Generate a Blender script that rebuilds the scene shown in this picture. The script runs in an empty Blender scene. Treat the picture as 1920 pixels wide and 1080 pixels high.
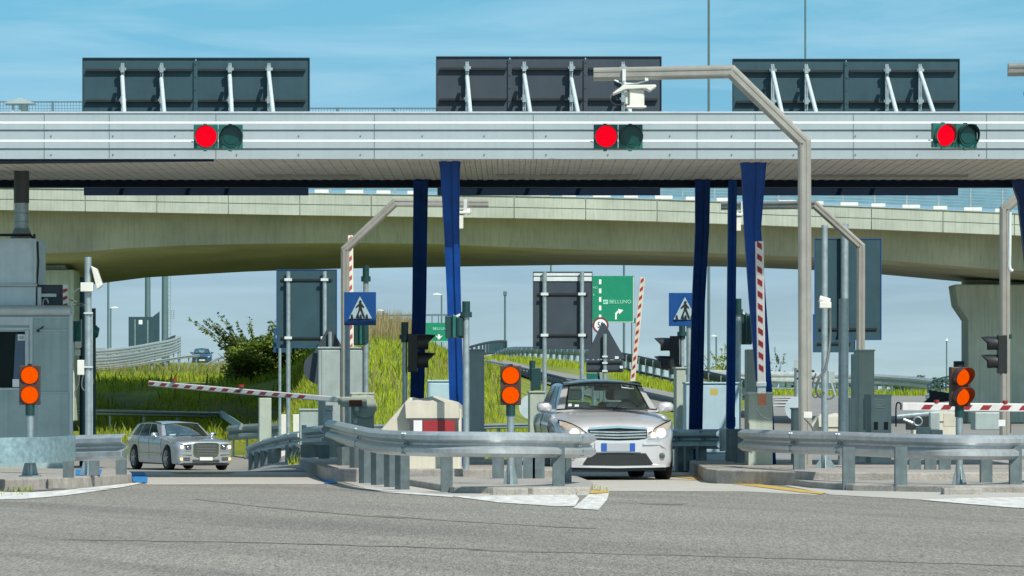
import bpy, math, random
import numpy as np
from mathutils import Vector, Matrix
random.seed(7); rng = np.random.default_rng(7)
R = math.radians
scn = bpy.context.scene
COL = scn.collection
# ------------------------------------------------------------------ camera, sky, sun, exposure
F = 10000.0      # focal length in pixels of the 1920 px wide photograph
HZ = 745.0       # horizon row
CH = 1.18        # camera height
cd = bpy.data.cameras.new("camera"); cam = bpy.data.objects.new("camera", cd); COL.objects.link(cam)
cd.sensor_width = 36; cd.lens = 36 * F / 1920; cd.shift_y = (HZ - 540) / 1920
cd.clip_start = 1; cd.clip_end = 8000
cam.location = (0, 0, CH); cam.rotation_euler = (R(90), 0, 0)
scn.camera = cam
SUN_EL, SUN_AZ = 45, 150       # azimuth clockwise from +Y: behind the camera, to its right
sd = Vector((math.sin(R(SUN_AZ)) * math.cos(R(SUN_EL)), math.cos(R(SUN_AZ)) * math.cos(R(SUN_EL)), math.sin(R(SUN_EL))))
ld = bpy.data.lights.new("sun", 'SUN'); ld.energy = 4.0; ld.angle = R(0.5); ld.color = (1, .95, .86)
lo = bpy.data.objects.new("sun", ld); COL.objects.link(lo); lo.rotation_euler = sd.to_track_quat('Z', 'Y').to_euler(); lo.location = (30, -30, 60)
scn.view_settings.view_transform = 'Standard'; scn.view_settings.look = 'None'
scn.view_settings.exposure = 0.32; scn.view_settings.gamma = 1
W = bpy.data.worlds.new("World"); scn.world = W; W.use_nodes = True
def world():
    nt = W.node_tree; N = nt.nodes; L = nt.links; N.clear()
    out = N.new('ShaderNodeOutputWorld'); bg = N.new('ShaderNodeBackground'); bg.inputs[1].default_value = 0.15
    tc = N.new('ShaderNodeTexCoord')
    mp = N.new('ShaderNodeMapping'); mp.inputs['Scale'].default_value = (1, 1, 2.4); mp.inputs['Location'].default_value = (0, 0, .10)
    sky = N.new('ShaderNodeTexSky'); sky.sky_type = 'NISHITA'; sky.sun_disc = False
    sky.sun_elevation = R(SUN_EL); sky.sun_rotation = R(SUN_AZ); sky.air_density = 1.0; sky.dust_density = .6; sky.ozone_density = 1.6
    L.new(tc.outputs['Generated'], mp.inputs[0]); L.new(mp.outputs[0], sky.inputs[0])
    tint = N.new('ShaderNodeMix'); tint.data_type = 'RGBA'; tint.blend_type = 'MULTIPLY'; tint.inputs[0].default_value = 1
    tint.inputs[7].default_value = (1.02, 1.22, .98, 1); L.new(sky.outputs[0], tint.inputs[6])
    sx = N.new('ShaderNodeSeparateXYZ'); L.new(tc.outputs['Generated'], sx.inputs[0])
    zr = N.new('ShaderNodeMapRange'); zr.inputs[2].default_value = .4; L.new(sx.outputs[2], zr.inputs[0])
    el = N.new('ShaderNodeValToRGB'); E = el.color_ramp.elements; E[0].position = 0; E[0].color = (.54, .44, .49, 1); E[1].position = 1; E[1].color = (1, 1, 1, 1)
    for p_, c_ in ((.05, (.52, .43, .49, 1)), (.11, (.43, .54, .64, 1)), (.18, (.49, .71, .79, 1))):
        e_ = E.new(p_); e_.color = c_
    L.new(zr.outputs[0], el.inputs[0])
    tn2 = N.new('ShaderNodeMix'); tn2.data_type = 'RGBA'; tn2.blend_type = 'MULTIPLY'; tn2.inputs[0].default_value = 1; L.new(tint.outputs[2], tn2.inputs[6]); L.new(el.outputs[0], tn2.inputs[7]); tint = tn2
    # thin streaky high cloud
    m2 = N.new('ShaderNodeMapping'); m2.inputs['Scale'].default_value = (9, 9, 75); m2.inputs['Rotation'].default_value = (0, R(4), 0)
    L.new(tc.outputs['Generated'], m2.inputs[0])
    nz = N.new('ShaderNodeTexNoise'); nz.inputs['Scale'].default_value = 1.6; nz.inputs['Detail'].default_value = 7; nz.inputs['Roughness'].default_value = .58
    nz.inputs['Distortion'].default_value = .5
    L.new(m2.outputs[0], nz.inputs['Vector'])
    rp = N.new('ShaderNodeMapRange'); rp.inputs[1].default_value = .42; rp.inputs[2].default_value = .85; rp.inputs[4].default_value = .5
    L.new(nz.outputs[0], rp.inputs[0])
    mx = N.new('ShaderNodeMix'); mx.data_type = 'RGBA'; mx.inputs[7].default_value = (3.3, 4.5, 5.1, 1)
    L.new(rp.outputs[0], mx.inputs[0]); L.new(tint.outputs[2], mx.inputs[6])
    L.new(mx.outputs[2], bg.inputs[0]); L.new(bg.outputs[0], out.inputs[0])
world()
# ------------------------------------------------------------------ helpers
def P(x, y, s): return Vector(((x - 960) / s, F / s, CH + (HZ - y) / s))      # pixel at scale s (px per metre) -> point
def GZ(x, y, z=0.0):                                                           # pixel lying on the level z
    s = (y - HZ) / (CH - z); return Vector(((x - 960) / s, F / s, z))
def wloc(o):
    v = Vector((0, 0, 0))
    while o: v += o.location; o = o.parent
    return v
class MB:
    def __init__(self): self.v = []; self.f = []; self.m = []; self.piece = []
    def add(self, vs, fs, m=0):
        b = len(self.v); self.piece.append((b, len(self.f))); self.v += [tuple(p) for p in vs]
        for f in fs: self.f.append([i + b for i in f]); self.m.append(m)
        return self
    def obox(self, c, size, rot=None, m=0):
        c = Vector(c); h = [k / 2 for k in size]; vs = []
        for z in (-1, 1):
            for (x, y) in ((-1, -1), (1, -1), (1, 1), (-1, 1)):
                p = Vector((x * h[0], y * h[1], z * h[2]))
                if rot is not None: p = rot @ p
                vs.append(c + p)
        return self.add(vs, [(3, 2, 1, 0), (4, 5, 6, 7), (0, 1, 5, 4), (1, 2, 6, 5), (2, 3, 7, 6), (3, 0, 4, 7)], m)
    def box(self, x0, x1, y0, y1, z0, z1, m=0):
        return self.obox(((x0 + x1) / 2, (y0 + y1) / 2, (z0 + z1) / 2), (x1 - x0, y1 - y0, z1 - z0), None, m)
    def pbox(self, x0, y0, x1, y1, s, d, yaw=0, m=0, dy=0):
        """box whose front face covers the pixel rectangle at scale s, d metres deep"""
        a = P(x0, y0, s); b = P(x1, y1, s); w = b.x - a.x; h = a.z - b.z
        rot = Matrix.Rotation(R(yaw), 3, 'Z')
        c = Vector(((a.x + b.x) / 2, a.y + dy, (a.z + b.z) / 2)) + rot @ Vector((0, d / 2, 0))
        return self.obox(c, (w, d, h), rot, m)
    def bar(self, p, q, w, d=None, m=0):
        p = Vector(p); q = Vector(q); e = (q - p); l = e.length; e.normalize(); d = d or w
        side = e.cross(Vector((0, 1, 0)))
        if side.length < .05: side = Vector((1, 0, 0))
        side.normalize(); n = side.cross(e).normalized()
        rot = Matrix((side, n, e)).transposed()
        return self.obox((p + q) / 2, (w, d, l), rot, m)
    def tube(self, path, r, n=10, m=0, cap=True):
        pts = [Vector(p) for p in path]; rs = r if isinstance(r, (list, tuple)) else [r] * len(pts)
        prev = None; rings = []; vs = []
        for i, p in enumerate(pts):
            t = (pts[min(i + 1, len(pts) - 1)] - pts[max(i - 1, 0)]).normalized()
            if prev is None:
                a = t.cross(Vector((0, 0, 1)));
                if a.length < .1: a = t.cross(Vector((0, 1, 0)))
            else: a = prev - t * prev.dot(t)
            a.normalize(); prev = a; b = t.cross(a)
            for k in range(n):
                th = 2 * math.pi * k / n; vs.append(p + (a * math.cos(th) + b * math.sin(th)) * rs[i])
        fs = []
        for i in range(len(pts) - 1):
            for k in range(n):
                fs.append((i * n + k, i * n + (k + 1) % n, (i + 1) * n + (k + 1) % n, (i + 1) * n + k))
        if cap: fs += [tuple(range(n))[::-1], tuple(range((len(pts) - 1) * n, len(pts) * n))]
        return self.add(vs, fs, m)
    def prism(self, poly, o, ux, uy, uz, m=0):
        """polygon in (ux, uy) at o, thickened along the vector uz"""
        o = Vector(o); ux = Vector(ux); uy = Vector(uy); uz = Vector(uz); n = len(poly)
        a = [o + ux * p[0] + uy * p[1] for p in poly]; vs = a + [p + uz for p in a]
        fs = [tuple(range(n)), tuple(range(2 * n - 1, n - 1, -1))]
        for i in range(n): fs.append((i, i + n, (i + 1) % n + n, (i + 1) % n))
        return self.add(vs, fs, m)
    def ppoly(self, pts, s, d, m=0, dy=0):
        """pixel polygon at scale s, thickened d metres away from the viewer"""
        o = P(960, HZ, s) + Vector((0, dy, 0))
        return self.prism([((x - 960) / s, (HZ - y) / s) for x, y in pts], o, (1, 0, 0), (0, 0, 1), (0, d, 0), m)
    def disc(self, c, r, axis, th, n=24, m=0):
        c = Vector(c); axis = Vector(axis).normalized()
        return self.tube([c, c + axis * th], r, n, m)
    def sweep(self, prof, path, m=0, cap=True):
        """closed profile (out, up) along a path; out is to the right-hand side of travel"""
        pts = [Vector(p) for p in path]; k = len(prof); vs = []; fs = []
        for i, p in enumerate(pts):
            t = pts[min(i + 1, len(pts) - 1)] - pts[max(i - 1, 0)]; t.z = 0; t.normalize()
            o = Vector((t.y, -t.x, 0))
            for (a, b) in prof: vs.append(p + o * a + Vector((0, 0, b)))
        for i in range(len(pts) - 1):
            for j in range(k):
                fs.append((i * k + j, (i + 1) * k + j, (i + 1) * k + (j + 1) % k, i * k + (j + 1) % k))
        if cap: fs += [tuple(range(k)), tuple(range((len(pts) - 1) * k, len(pts) * k))[::-1]]
        return self.add(vs, fs, m)
    def grid(self, g, m=0, skip=None):
        nr = len(g); nc = len(g[0]); vs = [p for r in g for p in r]; fs = []
        for i in range(nr - 1):
            for j in range(nc - 1):
                if skip and skip(i, j): continue
                fs.append((i * nc + j, i * nc + j + 1, (i + 1) * nc + j + 1, (i + 1) * nc + j))
        return self.add(vs, fs, m)
    def build(self, name, mats, parent=None, smooth=False, bevel=0, origin=None, fixn=True):
        if not isinstance(mats, (list, tuple)): mats = [mats]
        o0 = wloc(parent) if parent else (Vector(origin) if origin is not None else Vector((0, 0, 0)))
        me = bpy.data.meshes.new(name)
        me.from_pydata([(x - o0.x, y - o0.y, z - o0.z) for x, y, z in self.v], [], self.f)
        for k in mats: me.materials.append(k)
        me.polygons.foreach_set('material_index', self.m)
        if fixn:
            import bmesh
            bm = bmesh.new(); bm.from_mesh(me); bmesh.ops.recalc_face_normals(bm, faces=bm.faces); bm.to_mesh(me); bm.free()
        if smooth:
            me.polygons.foreach_set('use_smooth', [True] * len(me.polygons)); me.set_sharp_from_angle(angle=R(smooth if smooth is not True else 38))
        me.update()
        ob = bpy.data.objects.new(name, me); COL.objects.link(ob)
        if parent: ob.parent = parent
        elif origin is not None: ob.location = o0
        if bevel:
            b = ob.modifiers.new('bevel', 'BEVEL'); b.width = bevel; b.segments = 2; b.limit_method = 'ANGLE'; b.angle_limit = R(40)
        return ob
def tag(o, label=None, cat=None, group=None, kind=None):
    if label: o['label'] = label
    if cat: o['category'] = cat
    if group: o['group'] = group
    if kind: o['kind'] = kind
    return o
def thing(name, label, cat, loc, group=None, rz=0):
    o = bpy.data.objects.new(name, None); COL.objects.link(o); o.location = loc; o.rotation_euler = (0, 0, rz); o.empty_display_size = .2
    return tag(o, label, cat, group)
def copy_tree(o, parent=None):
    c = o.copy(); COL.objects.link(c)
    if parent: c.parent = parent
    for ch in list(o.children): copy_tree(ch, c)
    return c
def dup(root, loc, label, rz=None):
    c = copy_tree(root); c.location = loc; c['label'] = label
    if rz is not None: c.rotation_euler = (0, 0, rz)
    return c
def part(name, fn, mats, parent, **kw):
    mb = MB(); fn(mb); return mb.build(name, mats, parent, **kw)
def each(name, fn, mats, parent, **kw):
    """every piece that fn adds becomes a part of its own"""
    mb = MB(); fn(mb); out = []; ends = mb.piece[1:] + [(len(mb.v), len(mb.f))]
    for (v0, f0), (v1, f1) in zip(mb.piece, ends):
        q = MB(); q.v = mb.v[v0:v1]; q.f = [[i - v0 for i in f] for f in mb.f[f0:f1]]; q.m = mb.m[f0:f1]; out.append(q.build(name, mats, parent, **kw))
    return out
def text(name, body, size, loc, m, parent, align='CENTER', depth=.004, sx=1, yaw=0):
    cu = bpy.data.curves.new('t', 'FONT'); cu.body = body; cu.size = size; cu.extrude = depth / 2; cu.align_x = align; cu.align_y = 'CENTER'; cu.resolution_u = 3
    to = bpy.data.objects.new('t', cu); COL.objects.link(to)
    dg = bpy.context.evaluated_depsgraph_get(); me = bpy.data.meshes.new_from_object(to.evaluated_get(dg)); bpy.data.objects.remove(to); bpy.data.curves.remove(cu)
    me.transform(Matrix.Rotation(R(yaw), 4, 'Z') @ Matrix.Rotation(R(90), 4, 'X') @ Matrix.Diagonal((sx, 1, 1, 1)))
    me.transform(Matrix.Translation(Vector(loc) - wloc(parent)))
    me.name = name; me.materials.clear(); me.materials.append(m)
    o = bpy.data.objects.new(name, me); COL.objects.link(o); o.parent = parent; return o
# ------------------------------------------------------------------ materials
def mat(name, col, rough=.6, metal=0.0, var=.12, scale=6.0, bump=0.0, bscale=40.0, emit=0.0, coat=0.0, streak=0.0, stretch=None, second=None, spec=None, grain=0):
    m = bpy.data.materials.new(name); m.use_nodes = True; nt = m.node_tree; N = nt.nodes; L = nt.links
    b = N['Principled BSDF']; b.inputs['Roughness'].default_value = rough; b.inputs['Metallic'].default_value = metal
    if spec is not None: b.inputs['Specular IOR Level'].default_value = spec
    if coat: b.inputs['Coat Weight'].default_value = coat; b.inputs['Coat Roughness'].default_value = .06
    if emit:
        tc = N.new('ShaderNodeTexCoord'); vo = N.new('ShaderNodeTexVoronoi'); vo.inputs['Scale'].default_value = 70; L.new(tc.outputs['Object'], vo.inputs['Vector']); er = N.new('ShaderNodeMapRange'); er.inputs[2].default_value = .7; er.inputs[3].default_value = emit * 1.08; er.inputs[4].default_value = emit * .78; L.new(vo.outputs['Distance'], er.inputs[0]); L.new(er.outputs[0], b.inputs['Emission Strength'])
        b.inputs['Base Color'].default_value = (*[c * .05 for c in col], 1); b.inputs['Specular IOR Level'].default_value = 0; b.inputs['Emission Color'].default_value = (*col, 1); b.inputs['Emission Strength'].default_value = emit
        return m
    tc = N.new('ShaderNodeTexCoord'); mp = N.new('ShaderNodeMapping'); L.new(tc.outputs['Object'], mp.inputs[0])
    if stretch: mp.inputs['Scale'].default_value = stretch
    nz = N.new('ShaderNodeTexNoise'); nz.inputs['Scale'].default_value = scale; nz.inputs['Detail'].default_value = 6; nz.inputs['Roughness'].default_value = .62
    L.new(mp.outputs[0], nz.inputs['Vector'])
    cr = N.new('ShaderNodeValToRGB'); cr.color_ramp.elements[0].position = .3; cr.color_ramp.elements[1].position = .72
    c2 = second or tuple(min(1, c * (1 + var)) for c in col)
    cr.color_ramp.elements[0].color = (*[c * (1 - var) for c in col], 1); cr.color_ramp.elements[1].color = (*c2, 1)
    L.new(nz.outputs[0], cr.inputs[0]); src = cr.outputs[0]
    if streak:       # vertical grime runs
        ms = N.new('ShaderNodeMapping'); ms.inputs['Scale'].default_value = (9, 9, .35); L.new(tc.outputs['Object'], ms.inputs[0])
        ns = N.new('ShaderNodeTexNoise'); ns.inputs['Scale'].default_value = 1.6; ns.inputs['Detail'].default_value = 5; L.new(ms.outputs[0], ns.inputs['Vector'])
        mr = N.new('ShaderNodeMapRange'); mr.inputs[1].default_value = .45; mr.inputs[2].default_value = .75; mr.inputs[4].default_value = streak; L.new(ns.outputs[0], mr.inputs[0])
        mx = N.new('ShaderNodeMix'); mx.data_type = 'RGBA'; mx.blend_type = 'MIX'; L.new(mr.outputs[0], mx.inputs[0]); L.new(src, mx.inputs[6]); mx.inputs[7].default_value = (*[c * .45 for c in col], 1)
        src = mx.outputs[2]
    if grain:        # fine grain of aggregate
        ng = N.new('ShaderNodeTexNoise'); ng.inputs['Scale'].default_value = bscale; ng.inputs['Detail'].default_value = 3; L.new(tc.outputs['Object'], ng.inputs['Vector'])
        mr = N.new('ShaderNodeMapRange'); mr.inputs[1].default_value = .3; mr.inputs[2].default_value = .7; mr.inputs[3].default_value = 1 - grain; mr.inputs[4].default_value = 1 + grain; L.new(ng.outputs[0], mr.inputs[0])
        mx = N.new('ShaderNodeVectorMath'); mx.operation = 'SCALE'; L.new(src, mx.inputs[0]); L.new(mr.outputs[0], mx.inputs['Scale']); src = mx.outputs[0]
    L.new(src, b.inputs['Base Color'])
    if bump:
        nb = N.new('ShaderNodeTexNoise'); nb.inputs['Scale'].default_value = bscale; nb.inputs['Detail'].default_value = 4; L.new(tc.outputs['Object'], nb.inputs['Vector'])
        bp = N.new('ShaderNodeBump'); bp.inputs['Strength'].default_value = bump; bp.inputs['Distance'].default_value = .02; L.new(nb.outputs[0], bp.inputs['Height']); L.new(bp.outputs[0], b.inputs['Normal'])
    rr = N.new('ShaderNodeMapRange'); rr.inputs[3].default_value = max(.02, rough - .1); rr.inputs[4].default_value = min(1, rough + .1); L.new(nz.outputs[0], rr.inputs[0]); L.new(rr.outputs[0], b.inputs['Roughness'])
    return m
M = {}
M['galv'] = mat('galvanised_steel', (.36, .43, .45), .42, .55, .2, 9, .08, 60, streak=.25)
M['galv2'] = mat('weathered_galvanised_steel', (.26, .34, .36), .5, .5, .2, 7, streak=.3)
M['rail'] = mat('guardrail_steel', (.52, .55, .56), .36, .5, .16, 5, .05, 50, streak=.3)
M['post'] = mat('guardrail_post_steel', (.125, .165, .175), .55, .3, .22, 8, streak=.35)
M['plate'] = mat('spangled_zinc_plate', (.22, .33, .36), .5, .3, .3, 14, streak=.25)
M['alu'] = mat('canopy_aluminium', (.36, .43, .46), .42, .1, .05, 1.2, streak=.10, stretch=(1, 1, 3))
M['alulip'] = mat('lip_sun_highlight', (.86, .88, .89), .3, .3, .04, 2)  # sun highlight on the sloped lips, put into a paler colour
M['aluseam'] = mat('panel_groove', (.10, .13, .14), .7)
M['soffit'] = mat('ribbed_soffit', (.56, .52, .46), .6, .0, .18, 2.5, streak=.1)
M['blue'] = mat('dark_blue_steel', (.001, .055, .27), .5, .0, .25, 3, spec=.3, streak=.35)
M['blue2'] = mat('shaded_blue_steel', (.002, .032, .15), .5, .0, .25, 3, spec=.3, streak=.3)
M['navy'] = mat('navy_beam_paint', (.003, .011, .028), .6, 0, .15, 3, spec=.15)
M['signback'] = mat('teal_grey_sign_back', (.018, .060, .080), .6, .0, .15, 3, streak=.2)
M['signdark'] = mat('charcoal_sign_back', (.034, .050, .068), .6, .0, .15, 3, streak=.2)
M['strut'] = mat('pale_strut_paint', (.62, .68, .68), .5, .1, .08, 6)
M['conc'] = mat('old_concrete', (.42, .38, .33), .9, 0, .22, 3, .4, 70, grain=.25)
M['kerb'] = mat('kerb_concrete', (.35, .33, .30), .9, 0, .25, 5, .4, 60, streak=.3, grain=.22)
M['apron'] = mat('lane_concrete', (.46, .435, .39), .9, 0, .15, 2, .3, 50, grain=.2, stretch=(.5, 2, 1))
M['bridge'] = mat('bridge_concrete', (.41, .45, .38), .85, 0, .16, .9, .2, 8, streak=.38)
M['pier'] = mat('pier_concrete', (.54, .60, .53), .85, 0, .14, .9, .2, 8, streak=.38)
M['girder'] = mat('girder_concrete', (.45, .43, .31), .85, 0, .2, .5, .2, 6, streak=.38)
M['white'] = mat('road_paint_white', (.66, .64, .60), .8, 0, .30, 4, .3, 60, grain=.2, stretch=(2, .22, 1), second=(.80, .79, .75))
M['bluep'] = mat('road_paint_blue', (.02, .20, .50), .8, 0, .2, 6, .2, 60, grain=.1)
M['yellow'] = mat('road_paint_yellow', (.55, .36, .08), .8, 0, .3, 6, .2, 60, grain=.2)
M['booth'] = mat('booth_panel', (.31, .41, .41), .5, .2, .14, 2.5, .05, 20, streak=.25)
M['booth2'] = mat('booth_trim', (.46, .53, .54), .45, .3, .1, 4)
M['acunit'] = mat('air_conditioner_panel', (.50, .60, .64), .45, .2, .1, 4, streak=.12)
M['dark'] = mat('black_plastic', (.012, .015, .017), .5, 0, .2, 5)
M['darkgrey'] = mat('dark_grey_paint', (.055, .065, .07), .5, 0, .2, 5)
M['brown'] = mat('brown_lamp_housing', (.06, .028, .02), .5, 0, .2, 5)
M['green'] = mat('green_signal_housing', (.008, .115, .095), .42, 0, .2, 5, coat=.2)
M['greend'] = mat('dark_green_housing', (.008, .045, .045), .45, 0, .2, 5)
M['glassdk'] = mat('dark_signal_lens', (.004, .05, .045), .2, 0, .2, 8)
M['cabin'] = mat('grey_cabinet_paint', (.35, .42, .41), .5, .15, .14, 3, .05, 30, streak=.25)
M['cabin2'] = mat('green_grey_cabinet_paint', (.37, .42, .36), .55, .1, .12, 3, .05, 30, streak=.28)
M['cabin3'] = mat('pale_blue_cabinet_paint', (.38, .53, .60), .5, .1, .08, 3, .05, 30, streak=.12)
M['tan'] = mat('gantry_aluminium', (.34, .33, .295), .45, .25, .12, 4, streak=.15)
M['cream'] = mat('cream_fibreglass', (.55, .52, .43), .55, 0, .1, 4, streak=.15)
M['camwhite'] = mat('camera_housing', (.66, .66, .60), .45, 0, .08, 5)
M['redp'] = mat('barrier_red', (.30, .022, .028), .45, 0, .12, 6)
M['whitep'] = mat('barrier_white', (.70, .70, .70), .45, 0, .1, 6, streak=.1)
M['rust'] = mat('rusty_brown_plate', (.13, .05, .025), .7, 0, .3, 9)
M['redlamp'] = mat('red_signal_light', (1.0, .002, .018), emit=.9)
M['amber'] = mat('amber_signal_light', (1.0, .10, .0), emit=.85)
M['lampw'] = mat('headlamp_light', (1.0, .86, .66), emit=2.6)
M['bowl'] = mat('headlamp_bowl', (1.0, .80, .60), emit=.8)
M['lampy'] = mat('foglamp_light', (1.0, .62, .25), emit=1.6)
M['tyre'] = mat('tyre_rubber', (.015, .016, .017), .8, 0, .2, 9)
M['rim'] = mat('alloy_rim', (.45, .46, .47), .3, .8, .1, 9)
M['chrome'] = mat('chrome_trim', (.75, .76, .78), .12, 1, .03, 4)
M['silver'] = mat('silver_car_paint', (.60, .61, .63), .3, .3, .04, 2, coat=.8)
M['silver2'] = mat('blue_silver_car_paint', (.40, .44, .49), .28, .4, .04, 2, coat=.8)
M['navycar'] = mat('dark_blue_car_paint', (.015, .06, .12), .25, .2, .05, 2, coat=.8)
M['sglass'] = mat('tinted_side_glass', (.006, .022, .03), .12, 0, .1, 3, spec=.3)
M['grey'] = mat('interior_grey', (.34, .42, .42), .7)
M['gsign'] = mat('motorway_green', (.0, .21, .12), .5, 0, .06, 3)
M['bsign'] = mat('sign_blue', (.005, .065, .24), .4, 0, .1, 4)
M['wsign'] = mat('sign_white', (.72, .76, .76), .5, 0, .05, 4)
M['msign'] = mat('sign_mint_lettering', (.36, .72, .60), .5, 0, .05, 4)
M['dimsign'] = mat('sign_dull_white', (.34, .46, .50), .5, 0, .08, 4)
M['redsign'] = mat('sign_red_rim', (.16, .03, .035), .5, 0, .1, 4)
M['platew'] = mat('number_plate_grey', (.34, .37, .41), .5, 0, .05, 4)
M['plateb'] = mat('number_plate_blue', (.01, .08, .36), .5, 0, .05, 4)
M['farpole'] = mat('far_pole_steel', (.10, .17, .19), .55, .2, .1, 2)
M['louvre'] = mat('blue_noise_louvre', (.14, .27, .33), .5, .2, .15, 2)
M['cable'] = mat('grey_cable', (.10, .12, .12), .6)
M['bark'] = mat('shrub_bark', (.05, .045, .03), .9)
def asphalt():
    m = mat('worn_asphalt', (.228, .211, .180), .9, 0, .10, .35, .4, 45, stretch=(.5, .5, 1), grain=.2)
    nt = m.node_tree; N = nt.nodes; L = nt.links; b = N['Principled BSDF']; src = b.inputs['Base Color'].links[0].from_socket
    tc = N.new('ShaderNodeTexCoord'); mp = N.new('ShaderNodeMapping'); m0 = N.new('ShaderNodeMapping'); m0.inputs['Rotation'].default_value = (0, 0, R(-22)); L.new(tc.outputs['Object'], m0.inputs[0]); mp.inputs['Scale'].default_value = (.75, .022, 1)
    L.new(m0.outputs[0], mp.inputs[0])
    nz = N.new('ShaderNodeTexNoise'); nz.inputs['Scale'].default_value = .9; nz.inputs['Detail'].default_value = 7; nz.inputs['Roughness'].default_value = .6; nz.inputs['Distortion'].default_value = .7; L.new(mp.outputs[0], nz.inputs['Vector'])
    mr = N.new('ShaderNodeMapRange'); mr.inputs[1].default_value = .30; mr.inputs[2].default_value = .52; mr.inputs[3].default_value = .76; mr.inputs[4].default_value = 1.07; L.new(nz.outputs[0], mr.inputs[0])
    sc = N.new('ShaderNodeVectorMath'); sc.operation = 'SCALE'; L.new(src, sc.inputs[0]); L.new(mr.outputs[0], sc.inputs['Scale'])
    # coarse pale stones
    vo = N.new('ShaderNodeTexVoronoi'); vo.inputs['Scale'].default_value = 105
    mv = N.new('ShaderNodeMapping'); mv.inputs['Scale'].default_value = (1, .05, 1); L.new(tc.outputs['Object'], mv.inputs[0]); L.new(mv.outputs[0], vo.inputs['Vector'])
    vm = N.new('ShaderNodeMapRange'); vm.inputs[1].default_value = 0; vm.inputs[2].default_value = 1; vm.inputs[3].default_value = .62; vm.inputs[4].default_value = 1.38
    sp = N.new('ShaderNodeSeparateColor'); L.new(vo.outputs['Color'], sp.inputs[0]); L.new(sp.outputs[0], vm.inputs[0])
    s2 = N.new('ShaderNodeVectorMath'); s2.operation = 'SCALE'; L.new(sc.outputs[0], s2.inputs[0]); L.new(vm.outputs[0], s2.inputs['Scale'])
    L.new(s2.outputs[0], b.inputs['Base Color']); return m
M['asphalt'] = asphalt()
M['glassbk'] = mat('dark_booth_glass', (.006, .014, .014), .35, 0, .2, 3, spec=.15)
M['tar'] = mat('dark_road_streak', (.212, .197, .170), .9, 0, .25, 3, .3, 45, grain=.3, stretch=(1, .1, 1))
M['asphalt2'] = mat('far_asphalt', (.24, .235, .22), .9, 0, .15, .4, grain=.15)
def leafy(name, dark, light, trans=.35, scale=.5):
    m = bpy.data.materials.new(name); m.use_nodes = True; nt = m.node_tree; N = nt.nodes; L = nt.links; b = N['Principled BSDF']; b.inputs['Roughness'].default_value = .6
    g = N.new('ShaderNodeNewGeometry'); tc = N.new('ShaderNodeTexCoord'); nz = N.new('ShaderNodeTexNoise'); nz.inputs['Scale'].default_value = scale; nz.inputs['Detail'].default_value = 4; L.new(tc.outputs['Object'], nz.inputs['Vector'])
    ad = N.new('ShaderNodeMath'); ad.operation = 'MULTIPLY_ADD'; ad.inputs[1].default_value = .5; L.new(g.outputs['Random Per Island'], ad.inputs[0])
    mr = N.new('ShaderNodeMapRange'); mr.inputs[1].default_value = .3; mr.inputs[2].default_value = .7; mr.inputs[4].default_value = .5; L.new(nz.outputs[0], mr.inputs[0]); L.new(mr.outputs[0], ad.inputs[2])
    cr = N.new('ShaderNodeValToRGB'); cr.color_ramp.elements[0].color = (*dark, 1); cr.color_ramp.elements[1].color = (*light, 1); cr.color_ramp.elements[0].position = .15; cr.color_ramp.elements[1].position = .85
    L.new(ad.outputs[0], cr.inputs[0]); L.new(cr.outputs[0], b.inputs['Base Color'])
    t = N.new('ShaderNodeBsdfTranslucent'); L.new(cr.outputs[0], t.inputs[0]); mx = N.new('ShaderNodeMixShader'); mx.inputs[0].default_value = trans
    L.new(b.outputs[0], mx.inputs[1]); L.new(t.outputs[0], mx.inputs[2]); L.new(mx.outputs[0], N['Material Output'].inputs[0]); return m
M['grass'] = leafy('meadow_grass', (.18, .27, .010), (.50, .55, .03))
M['grassdry'] = leafy('dry_seed_heads', (.26, .20, .09), (.44, .35, .17))
M['leaf'] = leafy('shrub_leaves', (.05, .10, .018), (.22, .30, .03), scale=1.2)
M['leafdk'] = leafy('far_shrub_leaves', (.03, .08, .03), (.09, .18, .05), scale=.8)
M['soil'] = mat('grassy_soil', (.15, .20, .018), .95, 0, .35, .5, .4, 12, second=(.25, .29, .03))
def windscreen(name, alpha, tint):
    m = bpy.data.materials.new(name); m.use_nodes = True; nt = m.node_tree; N = nt.nodes; L = nt.links; N.remove(N['Principled BSDF'])
    t = N.new('ShaderNodeBsdfTransparent'); t.inputs[0].default_value = (*tint, 1); g = N.new('ShaderNodeBsdfGlossy'); g.inputs['Roughness'].default_value = .03; g.inputs[0].default_value = (.9, 1, 1, 1)
    tc = N.new('ShaderNodeTexCoord'); nz = N.new('ShaderNodeTexNoise'); nz.inputs['Scale'].default_value = 3; L.new(tc.outputs['Object'], nz.inputs['Vector'])
    mr = N.new('ShaderNodeMapRange'); mr.inputs[3].default_value = alpha * .8; mr.inputs[4].default_value = alpha * 1.2; L.new(nz.outputs[0], mr.inputs[0])
    mx = N.new('ShaderNodeMixShader'); L.new(mr.outputs[0], mx.inputs[0]); L.new(t.outputs[0], mx.inputs[1]); L.new(g.outputs[0], mx.inputs[2]); L.new(mx.outputs[0], N['Material Output'].inputs[0]); return m
M['screen'] = windscreen('windscreen_glass', .34, (.82, .99, .97))
M['lens'] = windscreen('clear_lamp_cover', .06, (.85, .88, .9))
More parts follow.
